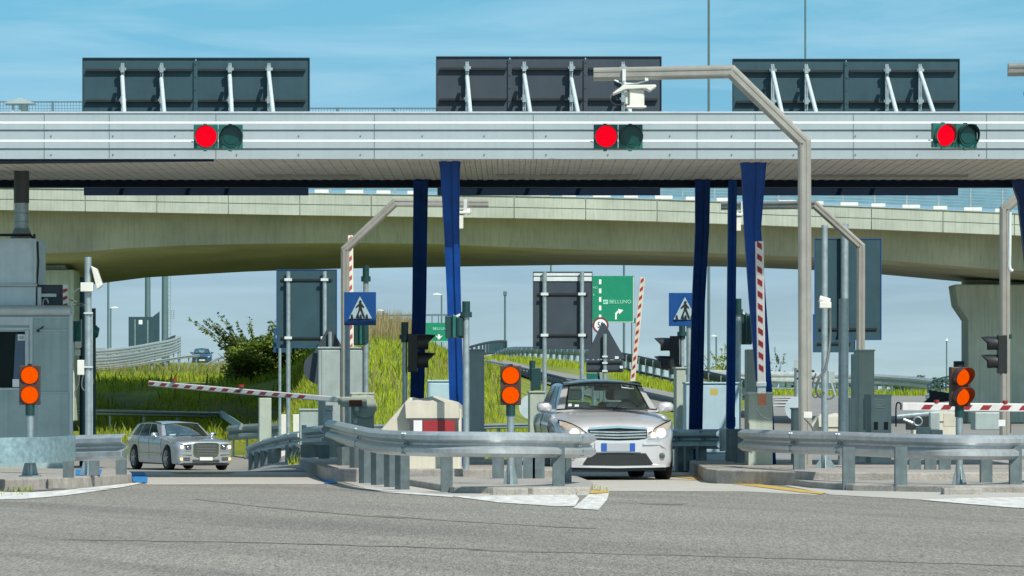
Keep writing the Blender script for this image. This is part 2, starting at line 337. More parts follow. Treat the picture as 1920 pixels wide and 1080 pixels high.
# ------------------------------------------------------------------ terrain
LOWL = {84:0, 100:-.22, 118:-.47, 140:-.76, 161:-1.03, 166:-1.0, 172:.05, 184:1.7, 200:1.95, 222:2.1, 250:2.5, 300:3.0, 460:4.2, 600:4.0, 900:0, 3000:-3}
COLS = [(-300, LOWL), (470, LOWL),
 (520, {84:0, 118:-.1, 150:-.1, 161:-.2, 172:.3, 184:1.9, 200:2.5, 222:3.2, 300:3.1, 460:4.0, 600:3.6, 900:0, 3000:-3}),
 (600, {84:0, 100:.1, 118:.4, 140:1.4, 161:2.3, 184:3.0, 200:3.2, 222:3.3, 300:2.6, 460:1.5, 600:1, 900:-1, 3000:-3}),
 (700, {84:0, 100:.3, 110:.9, 130:2.3, 150:3.0, 165:3.1, 184:2.9, 222:2.6, 300:2.2, 460:1, 600:.5, 900:-1, 3000:-3}),
 (770, {84:0, 100:.25, 110:.8, 130:2.15, 150:2.9, 165:3.0, 184:2.8, 222:2.6, 300:2.2, 460:1, 600:.5, 900:-1, 3000:-3}),
 (840, {84:0, 100:.15, 110:.6, 130:1.6, 150:2.3, 165:2.5, 222:2.5, 300:2.1, 460:1, 600:.5, 900:-1, 3000:-3}),
 (930, {84:0, 100:.1, 110:.4, 130:1.2, 150:1.75, 184:2.3, 222:2.8, 300:2.4, 460:1, 600:.5, 900:-1, 3000:-3}),
 (1010, {84:0, 110:.12, 130:.7, 150:1.25, 184:1.95, 200:2.25, 222:2.7, 250:2.6, 300:2.2, 460:1, 600:.5, 900:-1, 3000:-3}),
 (1150, {84:0, 110:.03, 130:.4, 150:.95, 200:1.9, 222:2.35, 250:2.3, 300:1.8, 460:1, 600:.5, 900:-1, 3000:-3}),
 (1280, {84:0, 130:.1, 150:.55, 200:1.3, 222:1.7, 250:1.75, 300:1.4, 460:.6, 600:.3, 900:-1, 3000:-3}),
 (1450, {84:0, 130:0, 167:.25, 200:.72, 222:1.0, 245:1.36, 260:1.35, 300:1.0, 460:.4, 600:.2, 900:-1, 3000:-3}),
 (2300, {84:0, 130:0, 167:.25, 200:.72, 222:1.0, 245:1.30, 260:1.30, 300:1.0, 460:.4, 600:.2, 900:-1, 3000:-3})]
_PU = np.array([c[0] for c in COLS], float)
_PY = [(np.array(sorted(c[1]), float), np.array([c[1][k] for k in sorted(c[1])])) for c in COLS]
def tz(X, Y):
    if Y <= 84: return 0.0
    u = 960 + X * F / Y
    zs = [np.interp(Y, a, b) for a, b in _PY]
    return float(np.interp(u, _PU, zs))
def tzu(u, Y): return tz((u - 960) * Y / F, Y)
def T(u, Y, dz=0): X = (u - 960) * Y / F; return Vector((X, Y, tz(X, Y) + dz))
def Yat(u, y, y0=90, y1=300):
    """distance at which the terrain shows at pixel (u, y) (first hit)"""
    Y = y0
    while Y < y1:
        s = F / Y
        if HZ - (tzu(u, Y) - CH) * s <= y: return Y
        Y += .5
    return y1
YS = [-60, 0, 30, 60, 84] + list(np.arange(87, 260, 3.0)) + [270, 285, 300, 330, 370, 420, 460, 520, 600, 750, 900, 1400, 3000, 6000]
US = [-60000, -9000, -2500, -900, -300] + list(range(-200, 2340, 20)) + [2800, 4500, 11000, 60000]
def ground_sheet():
    mb = MB(); g = []
    for Y in YS:
        row = []
        for u in US:
            Yr = max(Y, 84); X = (u - 960) * Yr / F
            row.append(Vector((X, Y, tz(X, Y) - .03)))
        g.append(row)
    mb.grid(g); o = mb.build('ground', M['soil'], smooth=True, fixn=True); tag(o, kind='structure')
    if o.data.polygons[0].normal.z < 0: o.data.flip_normals()
ground_sheet()
def strip(name, m, edge, dz):
    """a sheet over the terrain: edge = list of (Y, u_left, u_right)"""
    mb = MB(); g = []
    for (Y, a, b) in edge:
        n = max(2, int(abs(b - a) / 20)); g.append([T(a + (b - a) * k / n, Y, dz) for k in range(n + 1)] if False else [T(a + (b - a) * k / 30, Y, dz) for k in range(31)])
    mb.grid(g); o = mb.build(name, m, smooth=True); tag(o, kind='structure')
    if o.data.polygons[0].normal.z < 0: o.data.flip_normals()
    return o
def lerp_edge(ctrl, step=3.0):
    Y0 = ctrl[0][0]; Y1 = ctrl[-1][0]; ys = [c[0] for c in ctrl]
    n = int((Y1 - Y0) / step) + 1; out = []
    for k in range(n + 1):
        Y = Y0 + (Y1 - Y0) * k / n
        out.append((Y, np.interp(Y, ys, [c[1] for c in ctrl]), np.interp(Y, ys, [c[2] for c in ctrl])))
    return out
mb = MB(); g = [[Vector((x, y, .0)) for x in np.linspace(-40, 40, 41)] for y in [5, 20, 30] + list(np.arange(34, 84.2, 1.0))]
# asphalt plaza in front of the gates
road = mb.grid(g).build('road', M['asphalt'], smooth=False); tag(road, kind='structure')
if road.data.polygons[0].normal.z < 0: road.data.flip_normals()
strip('approach_road', M['asphalt2'], lerp_edge([(84, -200, 620), (118, -200, 520), (161, -200, 480), (168, -200, 470)]), .012)
strip('exit_road', M['asphalt2'], lerp_edge([(84, 960, 2300), (108, 1000, 2300), (130, 1200, 2300), (165, 1380, 2300), (238, 1420, 2300)]), .012)
# ramp climbing behind the middle gate
ramp = MB(); g = []
for k in range(0, 31):
    t = k / 30; u = 900 + t * 420
    ya = np.interp(u, [900, 1010, 1150, 1290, 1320], [664, 692, 716, 742, 748]); yb = np.interp(u, [900, 1010, 1150, 1290, 1320], [676, 716, 758, 775, 780])
    Y0 = Yat(u, yb, 112); Y1 = Yat(u, ya, 112)
    g.append([T(u, Y0 + (Y1 - Y0) * j / 10, .02) for j in range(11)])
o = ramp.grid(g).build('ramp_road', M['asphalt2'], smooth=True); tag(o, kind='structure')
if o.data.polygons[0].normal.z < 0: o.data.flip_normals()
def flat(name, pts, z, m, dz=.006):
    mb = MB(); mb.add([GZ(x, y, 0) + Vector((0, 0, z)) for x, y in pts], [tuple(range(len(pts)))])
    o = mb.build(name, m); tag(o, kind='structure')
    if o.data.polygons[0].normal.z < 0: o.data.flip_normals()
    return o
flat('lane_apron', [(225, 885.3), (640, 885.3), (606, 908), (275, 909)], .003, M['apron'])
flat('lane_apron', [(980, 885.3), (1300, 885.3), (1330, 893), (1470, 916), (1540, 929), (1400, 922), (1140, 921), (1060, 915)], .003, M['apron'])
flat('dirt_verge', [(610, 893), (905, 905), (1125, 919), (1135, 929), (850, 932), (770, 927), (690, 917)], .003, M['apron'])
flat('dirt_verge', [(1400, 890), (1640, 915), (1920, 925), (2100, 930), (2100, 940), (1720, 937), (1560, 928), (1440, 905)], .004, M['apron'])
flat('road_marking', [(848, 931.5), (1080, 928.5), (1086, 936), (1078, 950), (1040, 950), (935, 943)], .007, M['white'])
flat('road_marking', [(1104, 928), (1142, 925), (1138, 938), (1122, 957), (1074, 954)], .007, M['white'])
flat('road_marking', [(690, 917), (850, 930.5), (848, 933), (720, 923.5), (652, 911)], .007, M['white'])
flat('road_marking', [(1085, 920), (1142, 921), (1142, 925), (1108, 927)], .011, M['yellow'])
flat('road_marking', [(1260, 891), (1330, 897), (1440, 911), (1548, 925), (1540, 927.5), (1500, 924), (1400, 911), (1300, 899), (1256, 894)], .009, M['yellow'])
flat('road_marking', [(1725, 938), (1850, 934), (2100, 932), (2100, 962), (1900, 953), (1790, 944)], .008, M['white'])
flat('road_marking', [(-150, 921), (60, 924), (120, 920), (262, 905), (275, 905), (230, 914), (180, 922), (120, 930), (40, 937), (-150, 939)], .007, M['white'])
def streak(name, pts, w, z=.004):
    L_ = []; R_ = []
    for i, (x, y) in enumerate(pts):
        a = w * (.5 + random.random()) * (.25 if i in (0, len(pts) - 1) else 1); j = random.uniform(-.4, .4); L_.append((x, y - a + j)); R_.append((x, y + a + j))
    flat(name, L_ + R_[::-1], z, M['tar'])
def curve(x0, y0, x1, y1, n=22, sag=0):
    return [(x0 + (x1 - x0) * k / n, y0 + (y1 - y0) * (k / n) + sag * 4 * (k / n) * (1 - k / n)) for k in range(n + 1)]
streak('road_crack', curve(365, 936, 760, 972, 26, 3), .8); streak('road_crack', curve(700, 966, 1130, 992, 24, 2), .5)
streak('tyre_track', curve(120, 1012, 1000, 1034, 30, -3), .8); streak('tyre_track', curve(880, 1032, 1940, 1062, 34, -2), .9, .003)
streak('oil_stain', curve(1200, 944, 1285, 945, 8), 1.6)
flat('road_marking', [(590, 893), (606, 893), (634, 906), (612, 908)], .009, M['bluep'])
flat('road_marking', [(320, 886.0), (440, 886.0), (430, 888.2), (330, 888.2)], .014, M['yellow'])
for k, (a, b, yy) in enumerate([(1445, 1510, 747), (1450, 1508, 752), (1446, 1500, 757), (1440, 1490, 762)]):
    mb = MB(); Yc = Yat(a, yy, 150, 245); n = 8; Yd = max(.7, (Yat(a, yy - 1.3, 150, 245) - Yc))
    g = [[T(a + (b - a) * j / n + (6 * i), Yc + Yd * i, .05) for j in range(n + 1)] for i in range(2)]
    o = mb.grid(g).build('road_marking', M['white']); tag(o, kind='structure')
    if o.data.polygons[0].normal.z < 0: o.data.flip_normals()
# ------------------------------------------------------------------ raised kerbed islands
def island(name, pts, z0, z1, m, side=None):
    """pts in pixels on the level z1; front wall drops to z0"""
    mb = MB(); top = [GZ(x, y, z1) for x, y in pts]
    mb.prism([(p.x, p.y) for p in top], (0, 0, z0), (1, 0, 0), (0, 1, 0), (0, 0, z1 - z0))
    o = mb.build(name, m, bevel=.018); tag(o, kind='structure'); return o
island('traffic_island', [(-300, 898), (0, 899), (165, 893), (225, 889), (247, 886.5), (238, 880), (150, 873), (-300, 873)], -.02, .14, M['kerb'])
flat('road_marking', [(245, 887), (270, 887), (277, 896), (276, 907), (250, 905)], .014, M['bluep'])
for a, b in ((142, 162), (170, 192)):
    mb = MB(); mb.add([GZ(x, y, .145) for x, y in ((a, 880), (b, 880), (b - 4, 891), (a, 891))], [(0, 1, 2, 3)]); tag(mb.build('road_marking', M['bluep']), kind='structure')
island('traffic_island', [(768, 899), (850, 912), (1000, 914), (1107, 913), (1112, 903), (1085, 893), (1020, 886), (760, 886)], -.02, .085, M['kerb'])
island('traffic_island', [(612, 877), (668, 878.5), (770, 879), (1060, 880), (1066, 873), (1000, 866), (930, 860), (560, 858)], -.02, .19, M['kerb'])
island('traffic_island', [(1432, 892), (1520, 903), (1600, 908), (1790, 911), (2200, 912), (2200, 886), (1500, 886)], -.02, .085, M['kerb'])
island('traffic_island', [(1325, 879), (1345, 881), (1440, 883), (1520, 885), (1700, 886), (2200, 884), (2200, 862), (1290, 862)], -.02, .19, M['kerb'])
# ------------------------------------------------------------------ the toll canopy
SF, SB = 134.0, 122.0        # scale at its front and back faces
YF, YB = F / SF, F / SB
zb = P(0, 298, SF).z; zt = P(0, 209, SF).z
canopy = thing('toll_canopy', 'long flat silver toll plaza canopy on dark blue steel legs across all lanes', 'canopy', (0, YF, 0))
def fascia(mb):
    x0, x1 = P(-300, 0, SF).x, P(2250, 0, SF).x
    zr = lambda y: P(0, y, SF).z
    # ribbed cladding: long horizontal trays with a lip coloured as sunlit and a shadow groove
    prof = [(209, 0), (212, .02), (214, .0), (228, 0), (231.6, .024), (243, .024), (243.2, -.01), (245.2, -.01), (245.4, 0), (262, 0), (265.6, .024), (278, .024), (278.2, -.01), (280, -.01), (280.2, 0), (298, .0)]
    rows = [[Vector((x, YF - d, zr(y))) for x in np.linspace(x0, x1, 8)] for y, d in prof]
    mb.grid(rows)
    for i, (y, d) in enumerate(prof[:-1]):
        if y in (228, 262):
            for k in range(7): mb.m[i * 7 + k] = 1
    mb.grid([[Vector((x, y, zt)) for x in np.linspace(x0, x1, 8)] for y in (YF, YB)])
    mb.grid([[Vector((x, YB, z)) for x in (x0, x1)] for z in (zt, zb - .02)])
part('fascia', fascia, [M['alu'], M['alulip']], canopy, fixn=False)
def seams(mb):
    for x in (-60, 83, 205, 405, 702, 1000, 1307, 1416, 1600, 1850, 2050):
        X = P(x, 0, SF).x
        for a, b in ((214.5, 227.5), (232.2, 243), (246, 261.5), (266.2, 278), (281, 297.5)): mb.box(X - .004, X + .004, YF - (.028 if a in (232.2, 266.2) else .005), YF + .01, P(0, b, SF).z, P(0, a, SF).z)
each('panel_joint', seams, M['aluseam'], canopy)
def screws(mb):
    for x in range(-20, 2000, 116):          # fixing screws
        for y in (255, 290): mb.disc((P(x, 0, SF).x, YF - .004, P(0, y, SF).z), .010, (0, -1, 0), .012, 6)
each('screw', screws, M['aluseam'], canopy)
def soffit(mb):
    x0, x1 = P(-300, 0, SF).x, P(2250, 0, SF).x
    n = 240
    for k in range(n):
        a = x0 + (x1 - x0) * k / n; b = x0 + (x1 - x0) * (k + 1) / n
        mb.box(a, b - .004, YF + .004, YB - .01, zb + (.0 if k % 2 else .006), zb + .03)
    mb.box(x0, x1, YF + .006, YB - .012, zb + .032, zb + .06)
part('soffit', soffit, M['soffit'], canopy)
def beams(mb):
    x0, x1 = P(-300, 0, SF).x, P(2250, 0, SF).x
    yb = YB + .02
    mb.box(x0, x1, YB - .05, YB + .35, P(0, 351, SB).z, P(0, 337, SB).z)
    mb.add([(x0, YF + .02, zb - .03), (P(400, 0, SF).x, YF + .02, zb - .03), (P(400, 0, SF).x, YF + .02, zb + .01), (x0, YF + .02, zb + .01),
            (x0, YF + 1.5, zb - .03), (P(400, 0, SF).x, YF + .16, zb - .03), (P(400, 0, SF).x, YF + .16, zb + .01), (x0, YF + 1.5, zb + .01)],
           [(0, 1, 2, 3), (7, 6, 5, 4), (0, 4, 5, 1), (3, 2, 6, 7), (0, 3, 7, 4), (1, 5, 6, 2)])
part('support_beam', beams, M['navy'], canopy)
def lamps(mb):
    for a, b in ((480, 675), (930, 1195), (1500, 1815)):
        s = 125; p = P(a, 331, s); q = P(b, 331, s); mb.box(p.x, q.x, p.y - .04, p.y + .04, zb - .04, zb)
each('strip_lamp', lamps, M['tan'], canopy)
def leg(pts, s0, s1, d=.28, shade='blue'):
    """pts: rows (y, x_left, x_right); scale runs from s0 at the top to s1 at the foot"""
    def f(mb):
        n = len(pts); vs = []
        for i, (y, a, b) in enumerate(pts):
            t = (y - pts[0][0]) / (pts[-1][0] - pts[0][0]); s = s0 + (s1 - s0) * t
            p = P(a, y, s); q = P(b, y, s)
            z = p.z if i < n - 1 else 0.1
            vs += [(p.x, p.y, z), (q.x, p.y, z), (q.x, p.y + d, z), (p.x, p.y + d, z)]
        fs = [(0, 1, 2, 3), tuple(range(4 * n - 4, 4 * n))]
        for i in range(n - 1):
            for k in range(4): fs.append((i * 4 + k, i * 4 + (k + 1) % 4, i * 4 + 4 + (k + 1) % 4, i * 4 + 4 + k))
        mb.add(vs, fs)
        # raised flange down the front
        for i in range(n - 1):
            y0, a0, b0 = pts[i]; y1, a1, b1 = pts[i + 1]
            t0 = (y0 - pts[0][0]) / (pts[-1][0] - pts[0][0]); t1 = (y1 - pts[0][0]) / (pts[-1][0] - pts[0][0])
            u0 = P(a0 + (b0 - a0) * .62, y0, s0 + (s1 - s0) * t0); u1 = P(a1 + (b1 - a1) * .60, y1, s0 + (s1 - s0) * t1)
            if i == n - 2: u1.z = .12
            v0 = u0 + Vector(((b0 - a0) * .30 / s0, 0, 0)); v1 = u1 + Vector(((b1 - a1) * .30 / s0, 0, 0))
            k = Vector((0, -.03, 0)); mb.add([u0, v0, v1, u1, u0 + k, v0 + k, v1 + k, u1 + k], [(4, 5, 6, 7), (0, 4, 7, 3), (1, 2, 6, 5), (0, 1, 5, 4), (3, 7, 6, 2)])
    part('leg', f, M[shade], canopy)
leg([(299, 822, 864), (320, 825, 862), (420, 832, 861), (560, 838, 864), (740, 842, 869), (880, 848, 876)], 132.6, 131)
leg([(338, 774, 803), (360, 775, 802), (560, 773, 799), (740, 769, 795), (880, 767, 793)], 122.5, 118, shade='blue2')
leg([(299, 1388, 1438), (320, 1391, 1436), (430, 1396, 1427), (560, 1405, 1436), (735, 1420, 1448), (885, 1428, 1456)], 132, 126.5)
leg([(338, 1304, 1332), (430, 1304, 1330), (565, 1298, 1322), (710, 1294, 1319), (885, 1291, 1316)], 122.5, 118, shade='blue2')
leg([(338, 1366, 1382), (565, 1364, 1380), (720, 1363, 1379), (885, 1361, 1377)], 122.3, 119)
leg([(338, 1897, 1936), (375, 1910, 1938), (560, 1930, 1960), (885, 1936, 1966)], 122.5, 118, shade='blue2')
# mesh railing along the back of the roof
def railing(x0, x1, posts, yt, label):
    s = 121.5; t = thing('mesh_railing', label, 'railing', P((x0 + x1) / 2, 209, s), 'mesh railings on the canopy roof')
    z0 = zt - .0; z1 = P(0, yt, s).z; X0 = P(x0, 0, s).x; X1 = P(x1, 0, s).x; Y = F / s
    def mesh(mb):
        n = int((X1 - X0) / .045)
        for k in range(n + 1): x = X0 + (X1 - X0) * k / n; mb.box(x - .003, x + .003, Y - .003, Y + .003, z0, z1)
        m = max(2, int((z1 - z0) / .045))
        for k in range(m + 1): z = z0 + (z1 - z0) * k / m; mb.box(X0, X1, Y - .006, Y - .0035, z - .003, z + .003)
        mb.box(X0, X1, Y - .012, Y + .012, z1, z1 + .018)
    part('mesh', mesh, M['farpole'], t)
    for x in posts: part('post', lambda mb: mb.box(P(x, 0, s).x - .02, P(x, 0, s).x + .02, Y - .028, Y - .014, z0, z1 + .02), M['farpole'], t)
railing(-120, 154, (-20, 99), 192, 'wire mesh railing on canopy roof left of the first overhead board')
railing(581, 817, (633, 739), 204, 'low wire mesh railing on canopy roof between left and middle boards')
v = thing('roof_vent', 'small grey hooded vent with pitched cap on the canopy roof', 'vent', P(35, 209, 128))
part('cap', lambda mb: mb.add([P(6, 192.5, 128), P(64, 192.5, 128), P(64, 192.5, 128) + Vector((0, .45, 0)), P(6, 192.5, 128) + Vector((0, .45, 0)), P(35, 181.5, 128) + Vector((0, .22, 0)),
     P(6, 194, 128), P(64, 194, 128), P(64, 194, 128) + Vector((0, .45, 0)), P(6, 194, 128) + Vector((0, .45, 0))], [(0, 1, 4), (1, 2, 4), (2, 3, 4), (3, 0, 4), (5, 6, 1, 0), (6, 7, 2, 1), (7, 8, 3, 2), (8, 5, 0, 3), (8, 7, 6, 5)]), M['cabin'], v)
part('shaft', lambda mb: (mb.pbox(21, 194, 25, 211, 128, .05, dy=.08), mb.pbox(34, 194, 38, 211, 128, .05, dy=.08), mb.pbox(38, 194, 48.5, 211, 128, .3, dy=.1)), M['cabin'], v)
# ------------------------------------------------------------------ overhead sign boards seen from behind
def overhead(x0, yt, x1, ybm, struts, splits, label, m):
    s = 119.0; t = thing('overhead_sign', label, 'sign board', P((x0 + x1) / 2, ybm, s), 'overhead lane sign boards seen from the back')
    lip = 344
    part('lower_edge', lambda mb: mb.pbox(x0 + 1, lip + 1, x1 - 1, ybm, s, .10, dy=.03), M['navy'], t)
    def panel(mb, ybm=lip):
        xs = [x0] + splits + [x1]
        for a, b in zip(xs[:-1], xs[1:]): mb.pbox(a + (1.2 if a != x0 else 0), yt, b - (1.2 if b != x1 else 0), ybm, s, .10)
        mb.pbox(x0 - 1.5, yt - 2, x1 + 1.5, yt, s, .16, dy=-.03); mb.pbox(x0 - 1.5, ybm, x1 + 1.5, ybm + 1, s, .16, dy=-.03)
        mb.pbox(x0 - 1.6, yt, x0 - .02, ybm, s, .16, dy=-.03); mb.pbox(x1 + .02, yt, x1 + 1.6, ybm, s, .16, dy=-.03)
        for k in splits:
            mb.pbox(k - 4, yt + 4, k + 4, ybm - 3, s, .03, dy=-.032)
            for y in range(int(yt) + 10, int(yt) + 100, 24): mb.disc(P(k, y, s) + Vector((0, -.034, 0)), .012, (0, -1, 0), .012, 6)
    part('panel', panel, M[m], t, bevel=.006)
    def rails(mb):
        xs = [x0] + splits + [x1]
        for a, b in zip(xs[:-1], xs[1:]):
            for y in (yt + 19.5, yt + 77): mb.pbox(a + 6, y, b - 6, y + 4, s, .05, dy=-.052); mb.pbox(a + 6, y + 2.4, b - 6, y + 4.4, s, .02, dy=-.075)
    each('frame_rail', rails, M['dark'], t)
    for (x, y0, y1, fx) in struts:
        def up(mb):
            for o in (-2.3, 1.1): mb.pbox(x + o - .6, yt + 9, x + o + 1.9, 209, s, .05, dy=-.13)
            for y in (yt + 18, yt + 76): mb.pbox(x - 6, y, x + 7, y + 5, s, .03, dy=-.165); mb.pbox(x - 3.4, y - 4, x + 3.8, y + 9, s, .03, dy=-.19)
        part('upright', up, M['galv'], t)
        a = P(x, y0, s) + Vector((0, -.22, 0)); b = P(fx, 211, 124.5); b.z = zt - .01
        part('brace', lambda mb: mb.tube([a, b], .034, 10), M['strut'], t, smooth=True)
    return t
overhead(156, 110, 579, 366, [(231, 146, 0, 235), (304, 150, 0, 311), (432, 144, 0, 436.5), (505, 139, 0, 516)], [367], 'teal grey back of overhead sign board above the left lane', 'signback')
overhead(819, 107.5, 1239, 366, [(876, 146, 0, 885), (983, 143, 0, 1000), (1071, 150, 0, 1091), (1168, 148, 0, 1189)], [956, 1098], 'charcoal back of three panel overhead sign board above middle lane', 'signdark')
overhead(1375, 112, 1798, 366, [(1448, 138, 0, 1474), (1511, 144, 0, 1540), (1662, 149, 0, 1691), (1724, 139, 0, 1763)], [1587], 'teal grey back of overhead sign board behind the bent gantry pole at right', 'signback')
# ------------------------------------------------------------------ lane signals on the fascia
def lane_signal(x, y, label, loc=None):
    s = 135.2; t = thing('lane_signal', label, 'traffic light', P(x, y + 22, s), 'red and green lane signals on the canopy edge')
    y0 = y - 22.5; hw = 46
    def house(mb):
        for a in (-hw, .8): mb.pbox(x + a, y0, x + a + 45.2, y0 + 45.5, s, .07)
        for a in (-24, 23): mb.pbox(x + a - 4, y0 + 45.5, x + a + 3, y0 + 50, s, .05); mb.pbox(x + a - 4, y0 - 2, x + a + 3, y0, s, .05)
    part('housing', house, M['green'], t, bevel=.008)
    for k, (ox, mm, nm) in enumerate(((-22.5, 'redlamp', 'red_lens'), (25, 'glassdk', 'green_lens'))):
        c = P(x + ox, y, s)
        part(nm, lambda mb: (mb.disc(c + Vector((0, .004, 0)), .148, (0, -1, 0), .018, 28), mb.disc(c + Vector((0, -.012, 0)), .11, (0, -1, 0), .014, 28)), M[mm], t, smooth=30)
        def visor(mb):
            g = []
            for d, r in ((.0, .162), (-.06, .164), (-.14, .16), (-.14, .152), (-.02, .152)):
                row = []
                for j in range(29):
                    th = R(-45 + 270 * j / 28) if True else 0
                    dd = d * (1 if d > -.1 else (.55 + .45 * max(0, math.sin(th))))
                    row.append(c + Vector((math.cos(th) * r, dd, math.sin(th) * r)))
                g.append(row)
            mb.grid(g)
        part('visor', visor, M['greend'] if k else M['green'], t, smooth=40)
    part('mount_rail', lambda mb: mb.pbox(x - 52, y + 8, x - 47, y + 11, s, .06), M['whitep'], t)
    return t
ls = lane_signal(409, 256, 'red lit lane signal on canopy edge above the left lane')
dup(ls, P(1159, 256 + 22, 135.2), 'red lit lane signal on canopy edge beside the bent gantry arm')
dup(ls, P(1791, 254 + 22, 135.2), 'red lit lane signal turned aside on canopy edge at far right', rz=R(22))
# ------------------------------------------------------------------ overpass
ov = thing('overpass', 'curved concrete motorway overpass with parapet panels crossing behind the toll gates', 'bridge', (0, 165, 0))
SO = 60.0
xb = [-900, 0, 160, 480, 600, 940, 1170, 1640, 1900, 2900]
yb_ = [386, 393.5, 396, 402, 404, 408.5, 413, 430, 441, 496]       # foot of the parapet
wl_x = [-900, 70, 150, 220, 340, 470, 640, 800, 1080, 1280, 1640, 1760, 1870, 2900]
wl_y = [482, 475, 473, 466, 460, 457, 455.5, 457, 468, 472, 487, 495, 505, 560]   # front lower edge of the girder
sb_y_x = [-900, 100, 185, 220, 300, 420, 520, 620, 800, 1080, 1175, 1400, 1640, 1815, 1920, 2900]
sb_y = [545, 533, 523, 518.5, 514, 507.5, 504, 501.5, 498.5, 494.5, 495, 498, 507, 522, 531, 580]       # bottom edge
def overpass_girder(mb):
    g = []
    for x in range(-900, 2901, 25):
        yb = np.interp(x, xb, yb_); yw = np.interp(x, wl_x, wl_y); ys = np.interp(x, sb_y_x, sb_y)
        a = P(x, yb - 1, SO) + Vector((0, .12, 0)); b = P(x, yw, 59.55); c = P(x, ys, 56.3)
        X = a.x
        g.append([a, Vector((X, a.y, a.z + .05)), Vector((X, 181, a.z + .05)), Vector((X, 181, c.z + .5)), Vector((X, 179.2, c.z)), Vector((X, c.y, c.z)), Vector((X, b.y, b.z)), a + Vector((0, 1.05, -.02)), a])
    mb.grid(g)
part('girder', overpass_girder, M['girder'], ov, smooth=6)
def parapet(mb):
    xs = [x for x in range(-910 + 0, 2900, 134)]
    xs = [26 - 134 * 7 + 134 * k for k in range(30)]
    for a, b in zip(xs[:-1], xs[1:]):
        for h0, h1 in ((0, 19.3), (20.8, 41)):
            pts = []
            for x, e in ((a + .8, 0), (b - .8, 0)): pts.append((x, np.interp(x, xb, yb_)))
            (xa, ya), (xc, yc) = pts
            mb.ppoly([(xa, ya - h0), (xc, yc - h0), (xc, yc - h1), (xa, ya - h1)], SO, .22)
        xa, xc = a, b; mb.ppoly([(xa, np.interp(xa, xb, yb_) - 3), (xc, np.interp(xc, xb, yb_) - 3), (xc, np.interp(xc, xb, yb_) - 38), (xa, np.interp(xa, xb, yb_) - 38)], SO, .16, dy=.04)
        # coping
        mb.ppoly([(xa, np.interp(xa, xb, yb_) - 41.1), (xc, np.interp(xc, xb, yb_) - 41.1), (xc, np.interp(xc, xb, yb_) - 42.3), (xa, np.interp(xa, xb, yb_) - 42.3)], SO, .34, dy=-.04)
part('parapet', parapet, M['bridge'], ov)
def noise_fence(mb):
    for k in range(0, 26):
        x = 560 + 60 * k
        if x > 2000: break
        y = np.interp(x, xb, yb_) - 42; mb.ppoly([(x - 1.5, y), (x + 1.5, y), (x + 1.5, y - 48), (x - 1.5, y - 48)], 57, .1)
each('fence_post', noise_fence, M['galv'], ov)
def louvres(mb):
    for x in range(560, 2000, 20):
        for j in range(8):
            ya = np.interp(x, xb, yb_) - 48 - j * 5.6; yc = np.interp(x + 20, xb, yb_) - 48 - j * 5.6
            mb.ppoly([(x, ya), (x + 20, yc), (x + 20, yc - 4.4), (x, ya - 4.4)], 56.6, .04)
part('louvre_screen', louvres, M['louvre'], ov)
def wrails(mb):
    for k in range(24):
        x = 590 + 58 * k; w = 26 + (k * 7) % 14
        if x > 1900: break
        y = np.interp(x, xb, yb_) - 42.5; mb.ppoly([(x, y), (x + w, y + .3), (x + w, y - 6), (x, y - 6)], 58.2, .1)
each('kerb_rail', wrails, M['whitep'], ov)
def pier_r(mb):
    mb.ppoly([(1790, 533), (1960, 533), (2200, 540), (2200, 572), (2040, 600), (2040, 810), (1815, 810), (1815, 600), (1796, 572)], 57.5, 2.6)
    mb.ppoly([(1858, 530), (2200, 536), (2200, 545), (1858, 538)], 57.0, .5)
    mb.ppoly([(1808, 524), (1880, 524), (1880, 533), (1808, 533)], 56.9, 1.2)
part('pier', pier_r, M['pier'], ov, bevel=.05)
def pier_l(mb):
    mb.ppoly([(-200, 505.5), (138, 505.5), (139, 530), (139, 790), (-60, 790), (-60, 540), (-200, 530)], 58.5, 2.4)
    mb.ppoly([(-200, 495), (121, 495), (121, 505), (-200, 505)], 58.3, 1.6)
    mb.ppoly([(-200, 476), (137, 476), (137, 486), (-200, 486)], 58.6, 1.8)
part('pier', pier_l, M['pier'], ov, bevel=.04)
part('bearing', lambda mb: (mb.ppoly([(-100, 486.2), (118, 486.2), (110, 494.8), (-100, 494.8)], 58.2, 1.4)), M['dark'], ov)
# ------------------------------------------------------------------ guardrails
WB = [(.012, .31), (.035, .297), (.082, .262), (.082, .212), (.032, .182), (.004, .168), (.004, .142), (.032, .128), (.082, .098), (.082, .048), (.035, .013), (.012, 0)]
WPROF = WB + [(a - .007, b) for a, b in reversed(WB)]
def cr_path(pts, n=8):
    """Catmull-Rom through points"""
    pts = [Vector(p) for p in pts]; out = []
    for i in range(len(pts) - 1):
        p0 = pts[max(i - 1, 0)]; p1 = pts[i]; p2 = pts[i + 1]; p3 = pts[min(i + 2, len(pts) - 1)]
        for k in range(n):
            t = k / n; out.append(.5 * ((2 * p1) + (p2 - p0) * t + (2 * p0 - 5 * p1 + 4 * p2 - p3) * t * t + (3 * p1 - p0 - 3 * p2 + p3) * t ** 3))
    out.append(pts[-1]); return out
def rail_pts(ctrl):   # (x, y_top, s) -> lower edge of the rail
    return [P(x, y, s) - Vector((0, 0, .31)) for x, y, s in ctrl]
def c_post(mb, x, y, z0, z1, w=.14, d=.10, yaw=0):
    rot = Matrix.Rotation(R(yaw), 3, 'Z')
    for (ox, oy, sx, sy) in ((0, 0, w, .012), (-w / 2 + .006, d / 2, .012, d), (w / 2 - .006, d / 2, .012, d)):
        c = Vector((x, y, (z0 + z1) / 2)) + rot @ Vector((ox, oy, 0)); mb.obox(c, (sx, sy, z1 - z0), rot)
